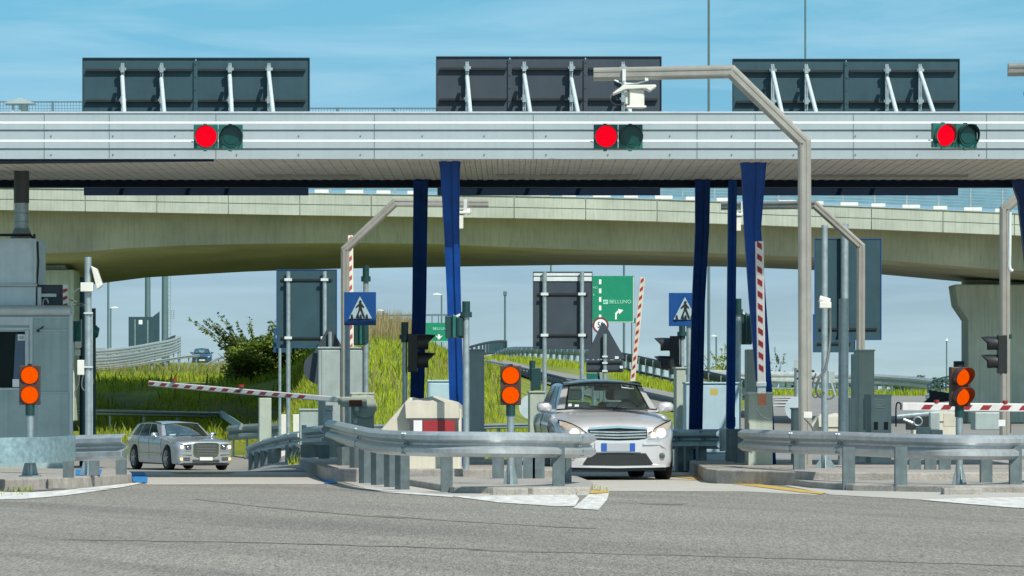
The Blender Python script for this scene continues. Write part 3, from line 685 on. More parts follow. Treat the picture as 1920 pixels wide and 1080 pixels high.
def post_px(par, x, yb, yt, s, w=.15, yaw=5, zb=None, m='post', d=.11):
    a = P(x, yb, s); b = P(x, yt, s)
    part('post', lambda mb: c_post(mb, a.x, a.y, a.z if zb is None else zb, b.z, w, d, yaw), M[m], par)
def joints(par, path, idx):
    """splice plates with bolt heads"""
    for i in idx:
        p = path[i]; t = (path[min(i + 1, len(path) - 1)] - path[max(i - 1, 0)]); t.z = 0; t.normalize(); o = Vector((t.y, -t.x, 0))
        def f(mb):
            for b in (.155, .275, .04, .1):
                for e in (-.06, .06): mb.disc(p + o * (.03 if b == .155 else .06) + t * e + Vector((0, 0, b)), .016, o, .028, 8)
            mb.sweep([(a + .004, b) for a, b in WB] + [(a + .0005, b) for a, b in reversed(WB)], [p - t * .012, p + t * .012])
        part('splice_joint', f, M['galv2'], par)
# middle nose: from the end facing the middle car leftwards, then round to the lane side
g1 = thing('guardrail', 'long curved steel guardrail wrapping the nose of the middle island', 'guardrail', P(860, 925, 152), 'steel guardrails around the toll islands')
path1 = cr_path(rail_pts([(619, 787, 122), (640, 791, 130), (668, 797, 137), (712, 805, 146), (790, 808.5, 152), (900, 809.5, 154), (1010, 811, 153), (1075, 812.5, 150), (1106, 812, 146)]), 8)
part('rail', lambda mb: mb.sweep(WPROF, path1), M['rail'], g1, smooth=35)
joints(g1, path1, [18, 30, 57])
for x, yb, s in ((648, 893, 129), (672, 897, 133.5), (690, 906, 137), (713, 909, 140), (738, 913, 143), (759, 918, 147)): post_px(g1, x, yb, 838, s, .15, 40)
for x, yb, s in ((838, 925.5, 151.5), (1048, 926.5, 152)): post_px(g1, x, yb, 838, s, .145, 4)
post_px(g1, 1066, 905, 838, 146, .14, 60)
for x, yb in ((968, 885), (992, 894), (1010, 896), (934, 880)): post_px(g1, x, yb, 842, 139, .16, 0, zb=.02)
part('end_flange', lambda mb: mb.pbox(611, 789, 625, 834, 121, .03, yaw=-25), M['galv'], g1)
g2 = thing('guardrail', 'weathered steel guardrail dipping away along the left lane behind the middle island', 'guardrail', P(540, 886, 100), 'steel guardrails around the toll islands')
path2 = cr_path(rail_pts([(467, 836, 84), (492, 825, 90), (520, 817, 97), (545, 811, 103), (566, 808, 108)]), 8)
part('rail', lambda mb: mb.sweep(WPROF, path2), M['galv2'], g2, smooth=35); joints(g2, path2, [9, 17, 25])
path2b = cr_path(rail_pts([(575, 801, 112), (592, 799, 114), (611, 797, 116)]), 6)
part('rail', lambda mb: mb.sweep(WPROF, path2b), M['galv2'], g2, smooth=35)
part('end_flange', lambda mb: (mb.pbox(565, 797, 574, 836, 110, .03, yaw=-20), mb.pbox(607, 793, 614, 833, 117, .03, yaw=-20)), M['galv'], g2)
for x, yb, s in ((477, 887, 87), (488, 887, 90), (500, 887, 93), (514, 887, 97), (522, 887, 100), (548, 886, 104), (562, 886, 107), (578, 884, 110), (596, 884, 113), (612, 884, 116)): post_px(g2, x, yb, 834 if x > 540 else 850 - (x - 470) * .18, s, .14, 50)
g3 = thing('guardrail', 'long curved steel guardrail wrapping the nose of the right island', 'guardrail', P(1640, 925, 148), 'steel guardrails around the toll islands')
path3 = cr_path(rail_pts([(1394, 804.5, 131), (1440, 806, 135), (1500, 808, 139), (1570, 809, 143), (1660, 812, 147), (1760, 814.5, 150), (1860, 816, 150), (1935, 815, 147), (1985, 813, 141), (2010, 812, 134)]), 8)
part('rail', lambda mb: mb.sweep(WPROF, path3), M['rail'], g3, smooth=35); joints(g3, path3, [15, 25])
for x, yb, s in ((1499, 895, 137), (1592, 924, 148), (1690, 929, 150), (1850, 919, 146), (1905, 929, 149), (1937, 920, 145)): post_px(g3, x, yb, 838, s, .15, 4)
for x, yb in ((1716, 886), (1745, 888), (1772, 884)): post_px(g3, x, yb, 842, 137, .16, 0, zb=.02, m='post')
g4 = thing('guardrail', 'short steel guardrail beside the right door of the middle silver car', 'guardrail', P(1300, 880, 120), 'steel guardrails around the toll islands')
path4 = cr_path(rail_pts([(1236, 806, 117), (1300, 805, 119), (1352, 804.5, 121)]), 8)
part('rail', lambda mb: mb.sweep(WPROF, path4), M['galv2'], g4, smooth=35); joints(g4, path4, [5, 11])
part('end_flange', lambda mb: (mb.pbox(1349, 803, 1366, 846, 121.5, .02, yaw=20)), M['galv'], g4)
for x, yb, s, w in ((1280, 885, 119, .17), (1293, 883, 119.5, .12), (1317, 884, 120, .14), (1375, 879, 122, .15), (1389, 878, 124, .12)): post_px(g4, x, yb, 804 if x > 1350 else 838, s, w, 20)
g5 = thing('guardrail', 'straight twin beam steel guardrail with flat zinc fender plate on the left island', 'guardrail', P(150, 890, 146), 'steel guardrails around the toll islands')
path5 = [P(138, 816, 147) - Vector((0, 0, .33)), P(238, 813, 149) - Vector((0, 0, .33))]
part('rail', lambda mb: mb.sweep([(a * 1.1, b * 1.06) for a, b in WPROF], path5), M['rail'], g5, smooth=35)
def fender(mb):
    prof = []
    n = 18
    pts = [(-160, 827, 150), (-60, 822.5, 151), (30, 820, 151), (90, 819, 150), (140, 816, 148)]
    pa = cr_path([P(x, y, s) for x, y, s in pts], 6); h = [.30, .31, .315, .315, .31]
    mb.sweep([(0, 0), (.012, 0), (.012, -.32), (0, -.32)], pa)
part('fender_plate', fender, M['plate'], g5, smooth=30)
for x, yb, s in ((128, 896, 146), (176, 891, 142), (227, 890, 146)): post_px(g5, x, yb, 830, s, .14, 2)
# ------------------------------------------------------------------ amber double lamps on posts
def amber_lamp(x, yc, s, yfoot, label, hood=False):
    t = thing('warning_lamp', label, 'warning light', P(x, yfoot, s), 'twin amber lamps on the island noses')
    top = yc - 37
    part('housing', lambda mb: mb.pbox(x - 19.5, top, x + 19.5, top + 74, s, .10), M['brown'], t, bevel=.01)
    for k in (-1, 1):
        c = P(x, yc + k * 18.5, s) + Vector((0, -.002, 0))
        part('lens', lambda mb: (mb.tube([c + Vector((0, .01, 0)), c + Vector((0, -.012, 0)), c + Vector((0, -.03, 0))], [.108, .106, .07], 28)), M['amber'], t, smooth=40)
        def visor(mb):
            L_ = .27 if hood else .05; g = []
            for d, r in ((.0, .120), (-L_, .118), (-L_, .113), (-.006, .112)):
                g.append([c + Vector((math.cos(R(-60 + 300 * j / 28)) * r, d * (1 if d > -.02 else (.62 + .38 * math.sin(R(-60 + 300 * j / 28)))), math.sin(R(-60 + 300 * j / 28)) * r)) for j in range(29)])
            mb.grid(g)
        part('visor', visor, M['brown'], t, smooth=40)
    part('top_clamp', lambda mb: mb.pbox(x - 4, top - 3, x + 4, top, s, .05), M['dark'], t)
    def pole(mb):
        a = P(x, top + 74, s) + Vector((0, .06, 0)); b = P(x, yfoot, s) + Vector((0, .06, 0)); mid = a.lerp(b, .12)
        mb.tube([mid, b], .046, 14)
    part('pole', pole, M['galv'], t, smooth=True)
    part('collar', lambda mb: mb.tube([P(x, top + 73, s) + Vector((0, .06, 0)), P(x, top + 94, s) + Vector((0, .06, 0))], .058, 14), M['greend'], t, smooth=True)
    def foot(mb):
        c = P(x, yfoot, s) + Vector((0, .06, 0))
        for ax in ((1, 0), (0, 1)):
            for sg in (-1, 1):
                dv = Vector((ax[0] * sg, ax[1] * sg, 0)); sv = Vector((dv.y, dv.x, 0)) * .006
                mb.prism([(.04, .0), (.115, .0), (.10, .035), (.04, .30)], c - sv, dv, (0, 0, 1), sv * 2)
        mb.obox(c + Vector((0, 0, .006)), (.26, .26, .014))
    part('foot', foot, M['galv2'], t)
    return t
amber_lamp(55.5, 722, 150, 893.5, 'twin amber lamp in front of the grey toll booth')
amber_lamp(957.5, 722.5, 149, 914.5, 'twin amber lamp behind the middle island guardrail')
a3 = amber_lamp(0, 725, 149, 916, 'twin amber lamp with long round visors behind the right island guardrail', hood=True)
a3.location = P(1802, 916, 149); a3.rotation_euler.z = R(16)
for lab, x0, x1 in (('concrete footing block under the middle amber lamp', 923, 990), ('concrete footing block under the right amber lamp', 1769, 1842)):
    mb = MB(); mb.pbox(x0, 915, x1, 931.5, 155, .42); o = mb.build('footing_block', M['kerb'], origin=P((x0 + x1) / 2, 931, 155), bevel=.02); tag(o, lab, 'concrete block', 'lamp footing blocks')
# ------------------------------------------------------------------ bent gantry poles with lane antennas
def gantry(t, pts, s0, w, dy=0):
    ps = [P(x, y, s) for x, y, s in pts]
    def f(mb):
        # mitred octagon-ish section swept in the picture plane
        d = Vector((0, 1, 0)); sec = [(-.5, -.32), (-.32, -.5), (.32, -.5), (.5, -.32), (.5, .32), (.32, .5), (-.32, .5), (-.5, .32)]
        rings = []
        for i, p in enumerate(ps):
            a = (ps[i] - ps[i - 1]).normalized() if i else None; b = (ps[i + 1] - ps[i]).normalized() if i < len(ps) - 1 else None
            n = lambda v: v.cross(d).normalized()
            if a is None: o = n(b); k = 1
            elif b is None: o = n(a); k = 1
            else: o = (n(a) + n(b)).normalized(); k = 1 / max(.4, o.dot(n(a)))
            rings.append([p + o * (u * w * k) + d * (v * w) for u, v in sec])
        m = 8; vs = [q for r_ in rings for q in r_]; fs = []
        for i in range(len(rings) - 1):
            for j in range(m): fs.append((i * m + j, i * m + (j + 1) % m, (i + 1) * m + (j + 1) % m, (i + 1) * m + j))
        fs += [tuple(range(m)), tuple(range((len(rings) - 1) * m, len(rings) * m))]
        mb.add(vs, fs)
        # bright groove lips along the profile
        for sg in (-1, 1):
            for i in range(len(ps) - 1):
                e = (ps[i + 1] - ps[i]).normalized(); o = e.cross(d).normalized()
                mb.bar(ps[i] + o * (sg * w * .2) + d * (-w * .5), ps[i + 1] + o * (sg * w * .2) + d * (-w * .5), .018, .018)
    part('mast_arm', f, M['tan'], t)
    return ps
def antenna(t, x, y, s, k=1.0, full=True):
    """clamped panel antenna box hanging from the arm end; (x,y) = middle of the arm above"""
    def clamps(mb):
        for o in (-20, 22): mb.pbox(x + o * k - 3.2, y - 8 * k, x + o * k + 3.2, y + 14 * k, s, .20, dy=-.10)
        mb.tube([P(x - 38 * k, y + 12 * k, s), P(x - 22 * k, y + 19 * k, s), P(x + 4 * k, y + 18 * k, s), P(x + 26 * k, y + 12 * k, s)], .014, 8)
    each('clamp', clamps, M['strut'], t)
    def lid(mb):
        mb.ppoly([(x - 22 * k, y + 23 * k), (x + 38 * k, y + 22 * k), (x + 41 * k, y + 25 * k), (x + 28 * k, y + 34 * k), (x + 20 * k, y + 29 * k), (x - 18 * k, y + 31 * k), (x - 40 * k, y + 40 * k), (x - 42 * k, y + 38 * k)], s, .42, dy=-.20)
    part('tray', lid, M['camwhite'], t, bevel=.01)
    part('antenna_box', lambda mb: (mb.pbox(x - 10 * k, y + 30 * k, x + 18 * k, y + 62 * k, s, .24, dy=-.14, yaw=8), mb.pbox(x - 16 * k, y + 61 * k, x + 22 * k, y + 65 * k, s, .28, dy=-.16, yaw=8), mb.pbox(x - 18 * k, y + 34 * k, x - 11 * k, y + 58 * k, s, .2, dy=-.1)), M['camwhite'], t, bevel=.01)
    part('cable', lambda mb: mb.tube(cr_path([P(x - 30 * k, y + 26 * k, s), P(x - 44 * k, y + 40 * k, s), P(x - 45 * k, y + 50 * k, s), P(x - 36 * k, y + 58 * k, s), P(x - 20 * k, y + 57 * k, s)], 6), .009, 6), M['cable'], t, smooth=True)
gp = thing('antenna_gantry', 'tall tan bent gantry pole reaching left over the middle board with antenna box', 'gantry pole', P(1510, 872, 142), 'bent antenna gantries over the lanes')
gantry(gp, [(1510, 872, 136.6), (1508, 268, 136.6), (1371, 134.5, 136.6), (1113, 139.5, 136)], 136.6, .178)
antenna(gp, 1190, 138, 136.2)
each('strap', lambda mb: (mb.pbox(1494, 694, 1526, 698, 135.5, .22, dy=-.14), mb.pbox(1494, 708, 1526, 712, 135.5, .22, dy=-.14)), M['dark'], gp)
part('junction_box', lambda mb: mb.pbox(1506, 772, 1522, 784, 137.6, .12, dy=-.1), M['camwhite'], gp, bevel=.006)
part('cable', lambda mb: (mb.tube(cr_path([P(1508, 784, 138), P(1522, 800, 138), P(1524, 815, 138), P(1514, 835, 138)], 6), .014, 6), mb.tube(cr_path([P(1530, 700, 136), P(1521, 730, 136), P(1528, 745, 136), P(1540, 738, 136)], 6), .012, 6)), M['cable'], gp, smooth=True)
gb = thing('antenna_gantry', 'tan bent gantry pole behind the blue crossing sign with arm reaching right', 'gantry pole', P(648, 872, 112), 'bent antenna gantries over the lanes')
gantry(gb, [(648, 872, 112), (647, 468, 112), (741, 380, 112), (916, 382, 110)], 112, .14)
def small_ant(t, x, y, s):
    part('clamp', lambda mb: (mb.pbox(x - 3, y - 7, x + 4, y + 22, s, .12, dy=-.1), mb.tube([P(x - 10, y + 18, s), P(x + 10, y + 15, s)], .05, 8)), M['strut'], t)
    part('antenna_box', lambda mb: (mb.pbox(x - 16, y + 15, x + 10, y + 20, s, .35, dy=-.12, yaw=12), mb.pbox(x - 15, y + 20, x - 3, y + 48, s, .2, dy=-.1, yaw=12)), M['camwhite'], t, bevel=.006)
small_ant(gb, 872, 381, 110.5)
gc = thing('antenna_gantry', 'tan bent gantry pole standing between cabinet and teal board right of the main pole', 'gantry pole', P(1614, 872, 112), 'bent antenna gantries over the lanes')
gantry(gc, [(1613, 872, 112), (1614, 462, 112), (1528, 384, 112), (1352, 386, 110)], 112, .14)
small_ant(gc, 1392, 385, 110.5)
gd = thing('antenna_gantry', 'grey bent gantry pole at the right edge in front of the bridge pier', 'gantry pole', P(1885, 872, 112), 'bent antenna gantries over the lanes')
gantry(gd, [(1884, 872, 112), (1884, 392, 112), (1972, 312, 112), (2140, 314, 110)], 112, .17)
part('conduit', lambda mb: mb.tube(cr_path([P(1894, 398, 113), P(1893, 470, 113), P(1893, 502, 113), P(1899, 508, 113)], 5), .03, 8), M['strut'], gd, smooth=True)
ge = thing('antenna_gantry', 'tan gantry arm tip poking in at the upper right edge with antenna', 'gantry pole', P(2290, 872, 142), 'bent antenna gantries over the lanes')
gantry(ge, [(2290, 872, 142), (2288, 268, 142), (2150, 128, 142), (1890, 131, 140)], 142, .172)
antenna(ge, 1966, 130, 139.6)
# ------------------------------------------------------------------ toll booth at the left
SBt = 128.0
tb = thing('toll_booth', 'grey steel toll booth numbered 53 with dark window under the canopy', 'toll booth', P(40, 880, SBt))
Yb = F / SBt; bx = lambda x: P(x, 0, SBt).x; bz = lambda y: P(0, y, SBt).z
def wall(mb):
    mb.box(bx(-260), bx(-6), Yb, Yb + .12, .14, bz(590)); mb.box(bx(62), bx(136), Yb, Yb + .12, .14, bz(590))
    mb.box(bx(-6), bx(62), Yb, Yb + .12, .14, bz(727)); mb.box(bx(-6), bx(62), Yb, Yb + .12, bz(622), bz(590))
    rt = Matrix.Rotation(R(9), 3, 'Z'); mb.obox(Vector((bx(136) - .03, Yb + .12, (.14 + bz(590)) / 2)) + rt @ Vector((-.02, 1.55, 0)), (.04, 3.1, bz(590) - .14), rt); mb.box(bx(-260), bx(60), Yb + 3.1, Yb + 3.2, .14, bz(590))
part('wall', wall, M['booth'], tb)
def btrim(mb):
    for x0, y0, x1, y1 in ((-6, 594, 55, 610), (55, 594, 61.5, 727), (61.5, 594, 130, 596), (128.5, 596, 130.5, 735), (62, 618, 128, 620), (63, 735, 130, 736.5), (130.5, 590, 136.5, 868), (-6, 614, 56, 619), (-60, 727.5, 62, 731)):
        mb.pbox(x0, y0, x1, y1, SBt, .03, dy=-.022)
    mb.pbox(47.5, 619, 54.5, 727, SBt, .06, dy=-.05)
each('trim', btrim, M['booth2'], tb, bevel=.004)
part('roof_edge', lambda mb: (mb.tube([Vector((bx(-260), Yb - .02, bz(582))), Vector((bx(133), Yb - .02, bz(582)))], .075, 12), mb.prism([(bx(-260), Yb), (bx(138), Yb), (bx(138) - .5, Yb + 3.2), (bx(-260), Yb + 3.2)], (0, 0, bz(587)), (1, 0, 0), (0, 1, 0), (0, 0, bz(575.5) - bz(587)))), M['booth2'], tb, smooth=40)
w = part('window', lambda mb: mb.box(bx(-6), bx(50), Yb + .07, Yb + .085, bz(727), bz(622)), M['glassbk'], tb)
part('door_panel', lambda mb: mb.ppoly([(29, 626), (47, 626), (47, 727), (24, 727)], SBt, .03, dy=.02), M['navycar'], tb)
nb = part('number_plate', lambda mb: mb.pbox(33.5, 627, 47, 638.5, SBt, .008, dy=-.0), M['wsign'], tb)
text('numerals', '53', .062, P(40.2, 633, SBt) + Vector((0, -.006, 0)), M['dark'], nb)
part('notice', lambda mb: mb.pbox(23.5, 711, 36, 725.5, SBt, .01, dy=-.01), M['wsign'], tb)
part('wall_camera', lambda mb: (mb.disc(P(72, 620, SBt) + Vector((0, .02, 0)), .022, (0, -1, 0), .1, 10), mb.bar(P(72, 619, SBt), P(82, 612, SBt), .02, .03)), M['dark'], tb)
ac = thing('air_conditioner', 'pale metal air conditioning box on the toll booth roof', 'air conditioner', P(20, 575, SBt))
def acb(mb):
    mb.pbox(-190, 447, 66, 533, SBt, 1.6, dy=.15); mb.pbox(-190, 536, 65, 574.5, SBt, 1.6, dy=.17)
part('casing', acb, M['acunit'], ac, bevel=.008)
each('edge_trim', lambda mb: (mb.pbox(61, 452, 66.5, 532, SBt, .03, dy=.125), mb.pbox(-190, 447, 66.5, 452, SBt, .03, dy=.12), mb.pbox(-190, 533, 68, 536, SBt, .06, dy=.1)), M['booth2'], ac)
part('pipe_rail', lambda mb: (mb.tube([P(-190, 439.5, SBt) + Vector((0, .3, 0)), P(54, 439.5, SBt) + Vector((0, .3, 0)), P(60, 447, SBt) + Vector((0, .3, 0))], .02, 8), mb.tube([P(68, 452, SBt) + Vector((0, .2, 0)), P(69.5, 490, SBt) + Vector((0, .2, 0)), P(67, 532, SBt) + Vector((0, .2, 0))], .016, 6), mb.pbox(60, 438, 64.5, 452, SBt, .1, dy=.15)), M['dark'], ac)
fl = thing('flue_pipe', 'round galvanised flue pipe rising from the booth air conditioner to the canopy ceiling', 'pipe', P(33.5, 440, SBt))
c0 = P(33.5, 440, SBt) + Vector((0, .6, 0))
part('duct', lambda mb: mb.tube([c0 + Vector((0, 0, .12)), Vector((c0.x, c0.y, zb - .01))], .105, 20), M['galv'], fl, smooth=True)
part('upper_duct', lambda mb: mb.tube([Vector((c0.x, c0.y, P(0, 378, SBt).z)), Vector((c0.x, c0.y, zb - .0))], .112, 20), M['darkgrey'], fl, smooth=True)  # upper length of the duct in a darker grey
part('flue_collar', lambda mb: (mb.tube([c0 + Vector((0, 0, -.03)), c0 + Vector((0, 0, .13))], [.17, .10], 16), [mb.tube([Vector((c0.x, c0.y, P(0, y, SBt).z)), Vector((c0.x, c0.y, P(0, y - 2, SBt).z))], .110, 20) for y in (398, 414, 427)]), M['galv2'], fl, smooth=True)
vm = thing('message_box', 'dark electronic sign box with red and white striped edge on the booth roof', 'sign box', P(95, 574, SBt))
part('housing', lambda mb: mb.pbox(69, 533, 118, 573.5, SBt, .5, dy=.3), M['signdark'], vm, bevel=.006)
part('bracket', lambda mb: (mb.pbox(75, 550, 103, 556, SBt, .06, dy=.22), mb.pbox(68, 538, 75, 574, SBt, .06, dy=.2), mb.tube(cr_path([P(77, 572, SBt) + Vector((0, .25, 0)), P(79, 562, SBt) + Vector((0, .25, 0)), P(85, 560, SBt) + Vector((0, .25, 0)), P(88, 568, SBt) + Vector((0, .25, 0))], 4), .012, 6)), M['booth2'], vm)
def edge(mb):
    mb.pbox(115, 533, 124, 573.5, SBt, .03, dy=.26)
    for k in range(3): mb.ppoly([(115.5, 546 + 14 * k - 4), (123.5, 536 + 14 * k + 4), (123.5, 545 + 14 * k), (115.5, 553 + 14 * k - 4)], SBt, .006, m=1, dy=.252)
part('striped_edge', edge, [M['whitep'], M['redp']], vm)
# camera pole next to the booth
cp = thing('camera_pole', 'grey round pole with tilted white camera beside the toll booth', 'camera pole', P(166, 893, 140))
part('pole', lambda mb: (mb.tube([P(166, 893, 140), P(165, 482, 140)], .047, 14), mb.tube([P(172.5, 862, 140), P(172, 585, 140)], .015, 8)), M['galv'], cp, smooth=True)
part('camera', lambda mb: mb.prism([(-.02, .16), (.06, .12), (.135, -.10), (.06, -.16)], P(174, 521, 140) + Vector((0, -.1, .0)), (1, 0, 0), (0, 0, 1), (0, .22, 0)), M['camwhite'], cp, bevel=.01)
part('camera_bracket', lambda mb: mb.pbox(152, 530, 176, 547, 140, .16, dy=-.12), M['camwhite'], cp, bevel=.008)
part('junction_box', lambda mb: mb.pbox(145.5, 675, 158.5, 703, 140, .1, dy=-.07), M['camwhite'], cp, bevel=.006)
each('pipe_clip', lambda mb: (mb.pbox(158, 586, 174, 588.5, 140, .12, dy=-.07), mb.pbox(158, 687, 174, 689.5, 140, .12, dy=-.07)), M['strut'], cp)
part('cable', lambda mb: [mb.tube(cr_path([P(x, y, 139) for x, y in pp], 6), .010, 6) for pp in ([(130, 562), (150, 568), (163, 576), (168, 588)], [(136, 572), (152, 573), (162, 580), (165, 588)], [(135, 556), (142, 545), (152, 540)], [(156, 703), (153, 722), (158, 732), (168, 730), (174, 718), (172, 700)], [(149, 703), (147, 720), (141, 735), (142, 745)])], M['cable'], cp, smooth=True)
def wedge_foot(x, y, s, nm='foot', par=None, w=.11, h=.30):
    c = P(x, y, s)
    def f(mb):
        for ax in ((1, 0), (0, 1)):
            for sg in (-1, 1):
                dv = Vector((ax[0] * sg, ax[1] * sg, 0)); sv = Vector((dv.y, dv.x, 0)) * .006
                mb.prism([(.04, 0), (w + .03, 0), (w, .04), (.045, h)], c - sv, dv, (0, 0, 1), sv * 2)
    part(nm, f, M['galv2'], par)
wedge_foot(166, 893, 140, par=cp)
bp = thing('service_post', 'slim green grey cabinet post just behind the camera pole', 'cabinet', P(166, 880, 120))
part('body', lambda mb: mb.pbox(150, 656, 179, 872, 120, .3, yaw=6), M['cabin'], bp, bevel=.01)
part('junction_box', lambda mb: (mb.pbox(140, 640, 151, 653, 126, .1), mb.pbox(139.5, 655, 150, 667, 126, .1)), M['camwhite'], bp, bevel=.01)
# ------------------------------------------------------------------ lane barriers
def barrier_arm(t, p, q, h, d, n, a0, a1, lean, both=True, m0='whitep'):
    p = Vector(p); q = Vector(q); e = (q - p).normalized(); up = Vector((0, 1, 0)).cross(e);
    if up.z < 0 and abs(e.z) < .9: up = -up
    L_ = (q - p).length; dv = Vector((0, d, 0))
    part('boom', lambda mb: mb.prism([(0, -h / 2), (L_, -h / 2), (L_, h / 2), (0, h / 2)], p, e, up, dv), M[m0], t, bevel=min(h, d) * .22)
    def st(mb):
        for k in range(n):
            c = L_ * (a0 + (a1 - a0) * k / max(1, n - 1)); w = L_ * (a1 - a0) / max(1, n - 1) * .46
            po = [(c - w / 2 - lean * .5, -h * .30), (c + w / 2 - lean * .5, -h * .30), (c + w / 2 + lean * .5, h * .26), (c - w / 2 + lean * .5, h * .26)]
            mb.prism(po, p + Vector((0, -.004, 0)), e, up, (0, .003, 0))
            mb.prism(po, p + Vector((0, d + .001, 0)), e, up, (0, .003, 0))
    part('red_stripe', st, M['redp'], t)
b1 = thing('lane_barrier', 'lowered red and white barrier boom sloping across the left lane', 'barrier', P(680, 880, 122), 'lane barriers')
barrier_arm(b1, P(640, 750, 117), P(278, 718.5, 112), .135, .06, 13, .20, .985, -.07)
each('boom_light', lambda mb: (mb.tube([P(327, 714.5, 112.7) + Vector((0, .025, 0)), P(327, 709.5, 112.7) + Vector((0, .025, 0))], .045, 10), mb.tube([P(452, 726, 114.5) + Vector((0, .025, 0)), P(452, 721, 114.5) + Vector((0, .025, 0))], .045, 10)), M['redp'], b1)
part('drive_box', lambda mb: (mb.pbox(658, 737, 701, 870, 117, .42, dy=.16, yaw=4), mb.pbox(656, 736, 702, 740, 117, .44, dy=.15, yaw=4)), M['cabin2'], b1, bevel=.012)
part('arm_hub', lambda mb: (mb.pbox(640, 744, 688, 763, 117, .10, dy=0), mb.pbox(634, 745, 640, 759, 117, .12, dy=-.02), mb.disc(P(684, 762, 117) + Vector((0, .11, 0)), .19, (0, -1, 0), .04, 20)), M['cabin2'], b1, bevel=.006)
part('hub_reflector', lambda mb: mb.pbox(655, 750, 679, 762, 117, .01, dy=-.013), M['rust'], b1)
each('lock_box', lambda mb: (mb.pbox(665, 763, 673, 771, 117, .05, dy=-.03), mb.pbox(662, 785, 671, 795, 117, .05, dy=.1), mb.pbox(610, 760, 624, 770, 117, .06), mb.pbox(606, 768, 623, 800, 117, .1, dy=.05)), M['galv'], b1, bevel=.006)
b2 = thing('lane_barrier', 'lowered red and white barrier boom crossing behind the right amber lamp', 'barrier', P(1940, 880, 122), 'lane barriers')
barrier_arm(b2, P(1692, 762.5, 116), P(2050, 765.5, 116), .135, .05, 9, .13, .95, .06)
each('boom_light', lambda mb: [mb.tube([P(x, y, 116) + Vector((0, .025, 0)), P(x, y - 6, 116) + Vector((0, .025, 0))], .042, 10) for x, y in ((1756, 755.5), (1885, 757))], M['redp'], b2)
part('drive_box', lambda mb: mb.pbox(2040, 745, 2090, 880, 122, .42, dy=.14), M['cabin2'], b2, bevel=.012)
part('tip_hook', lambda mb: (mb.tube(cr_path([P(1680, 800, 118), P(1680, 765, 118), P(1683, 755, 118), P(1689, 758, 118), P(1689, 768, 118)], 5), .012, 6)), M['dark'], b2)
b3 = thing('lane_barrier', 'raised upright red and white barrier boom on a tan drive box right of middle lane', 'barrier', P(1428, 880, 124), 'lane barriers')
barrier_arm(b3, P(1428, 722, 130.2), P(1424, 452, 132), .135, .05, 11, .12, .97, -.055)
each('drive_box', lambda mb: (mb.pbox(1401, 655, 1424, 884, 119, .3, yaw=6), mb.pbox(1403, 737, 1449, 885, 128.5, .42, yaw=4)), M['cabin2'], b3, bevel=.012)
part('box_lid', lambda mb: mb.pbox(1402, 735, 1450, 738.5, 128.5, .46, yaw=4, dy=-.02), M['booth2'], b3)
part('arm_clamp', lambda mb: (mb.pbox(1418, 716, 1437, 725, 131, .12, dy=-.02), mb.pbox(1420, 725, 1436, 738, 131, .1)), M['galv'], b3, bevel=.006)
part('side_reflector', lambda mb: mb.pbox(1421, 735, 1437, 760, 129.2, .02), M['rust'], b3)
part('cable', lambda mb: mb.tube(cr_path([P(1420, 757, 129.2), P(1418, 765, 129.2), P(1428, 780, 129.2), P(1444, 788, 129.2)], 5), .009, 6), M['cable'], b3, smooth=True)
b4 = thing('lane_barrier', 'thin raised red and white barrier boom leaning behind roof of the middle car', 'barrier', P(1186, 800, 92), 'lane barriers')
barrier_arm(b4, P(1186, 716, 92), P(1205, 520, 92), .105, .05, 12, .06, .97, .06, m0='cream')
part('drive_box', lambda mb: mb.pbox(1170, 735, 1205, 850, 92, .4), M['cabin2'], b4, bevel=.012)
b5 = thing('lane_barrier', 'thin raised barrier boom standing against the tan gantry pole above the crossing sign', 'barrier', P(657, 700, 105), 'lane barriers')
barrier_arm(b5, P(659, 700, 105), P(657, 441, 104), .10, .05, 14, .05, .97, .05, m0='cream')
part('drive_box', lambda mb: mb.pbox(640, 700, 676, 860, 105, .3), M['cabin2'], b5, bevel=.012)
# ------------------------------------------------------------------ cabinets and small roadside equipment
def cabinet(label, rect, s, d, m, yaw=6, lid=True, panel=True, name='control_cabinet', cat='cabinet', foot=None):
    x0, y0, x1, y1 = rect; t = thing(name, label, cat, P((x0 + x1) / 2, y1, s))
    part('body', lambda mb: mb.pbox(x0, y0, x1, y1, s, d, yaw=yaw), M[m], t, bevel=.012)
    if lid: part('lid', lambda mb: mb.pbox(x0 - 1.5, y0 - 1.6, x1 + 1.5, y0 + 1.4, s, d + .05, yaw=yaw, dy=-.025), M[m], t, bevel=.005)
    if panel:
        k = (x1 - x0) * .07
        part('door', lambda mb: mb.pbox(x0 + k, y0 + 5, x1 - k, y1 - 10, s, .02, yaw=yaw, dy=-.012), M[m], t, bevel=.006)
        part('handle', lambda mb: mb.pbox(x1 - k * 2.6, (y0 + y1) / 2 - 5, x1 - k * 1.9, (y0 + y1) / 2 + 5, s, .03, yaw=yaw, dy=-.035), M['dark'], t)
    return t
c1 = cabinet('wide grey cabinet under the blue crossing sign left of middle island', (597, 652, 686, 880), 112, .5, 'cabin', yaw=3)
c2 = cabinet('tall slim galvanised cabinet right of the blue legs behind the beige crash block', (876, 656, 908, 876), 118, .35, 'cabin', yaw=3, panel=False)
c3 = cabinet('pale blue wide cabinet with yellow sticker behind the right guardrail', (1286, 718, 1386, 880), 116, .7, 'cabin3', yaw=2)
part('sticker', lambda mb: mb.pbox(1331, 729, 1346, 741, 117, .004, dy=-.03), mat('sticker_yellow', (.48, .40, .10), .6), c3)
part('base_line', lambda mb: mb.pbox(1287, 848, 1385, 851, 117, .02, dy=-.012), M['galv2'], c3)
part('vent_slot', lambda mb: mb.pbox(1373, 782, 1379, 800, 117, .02, dy=-.03), M['dark'], c3)
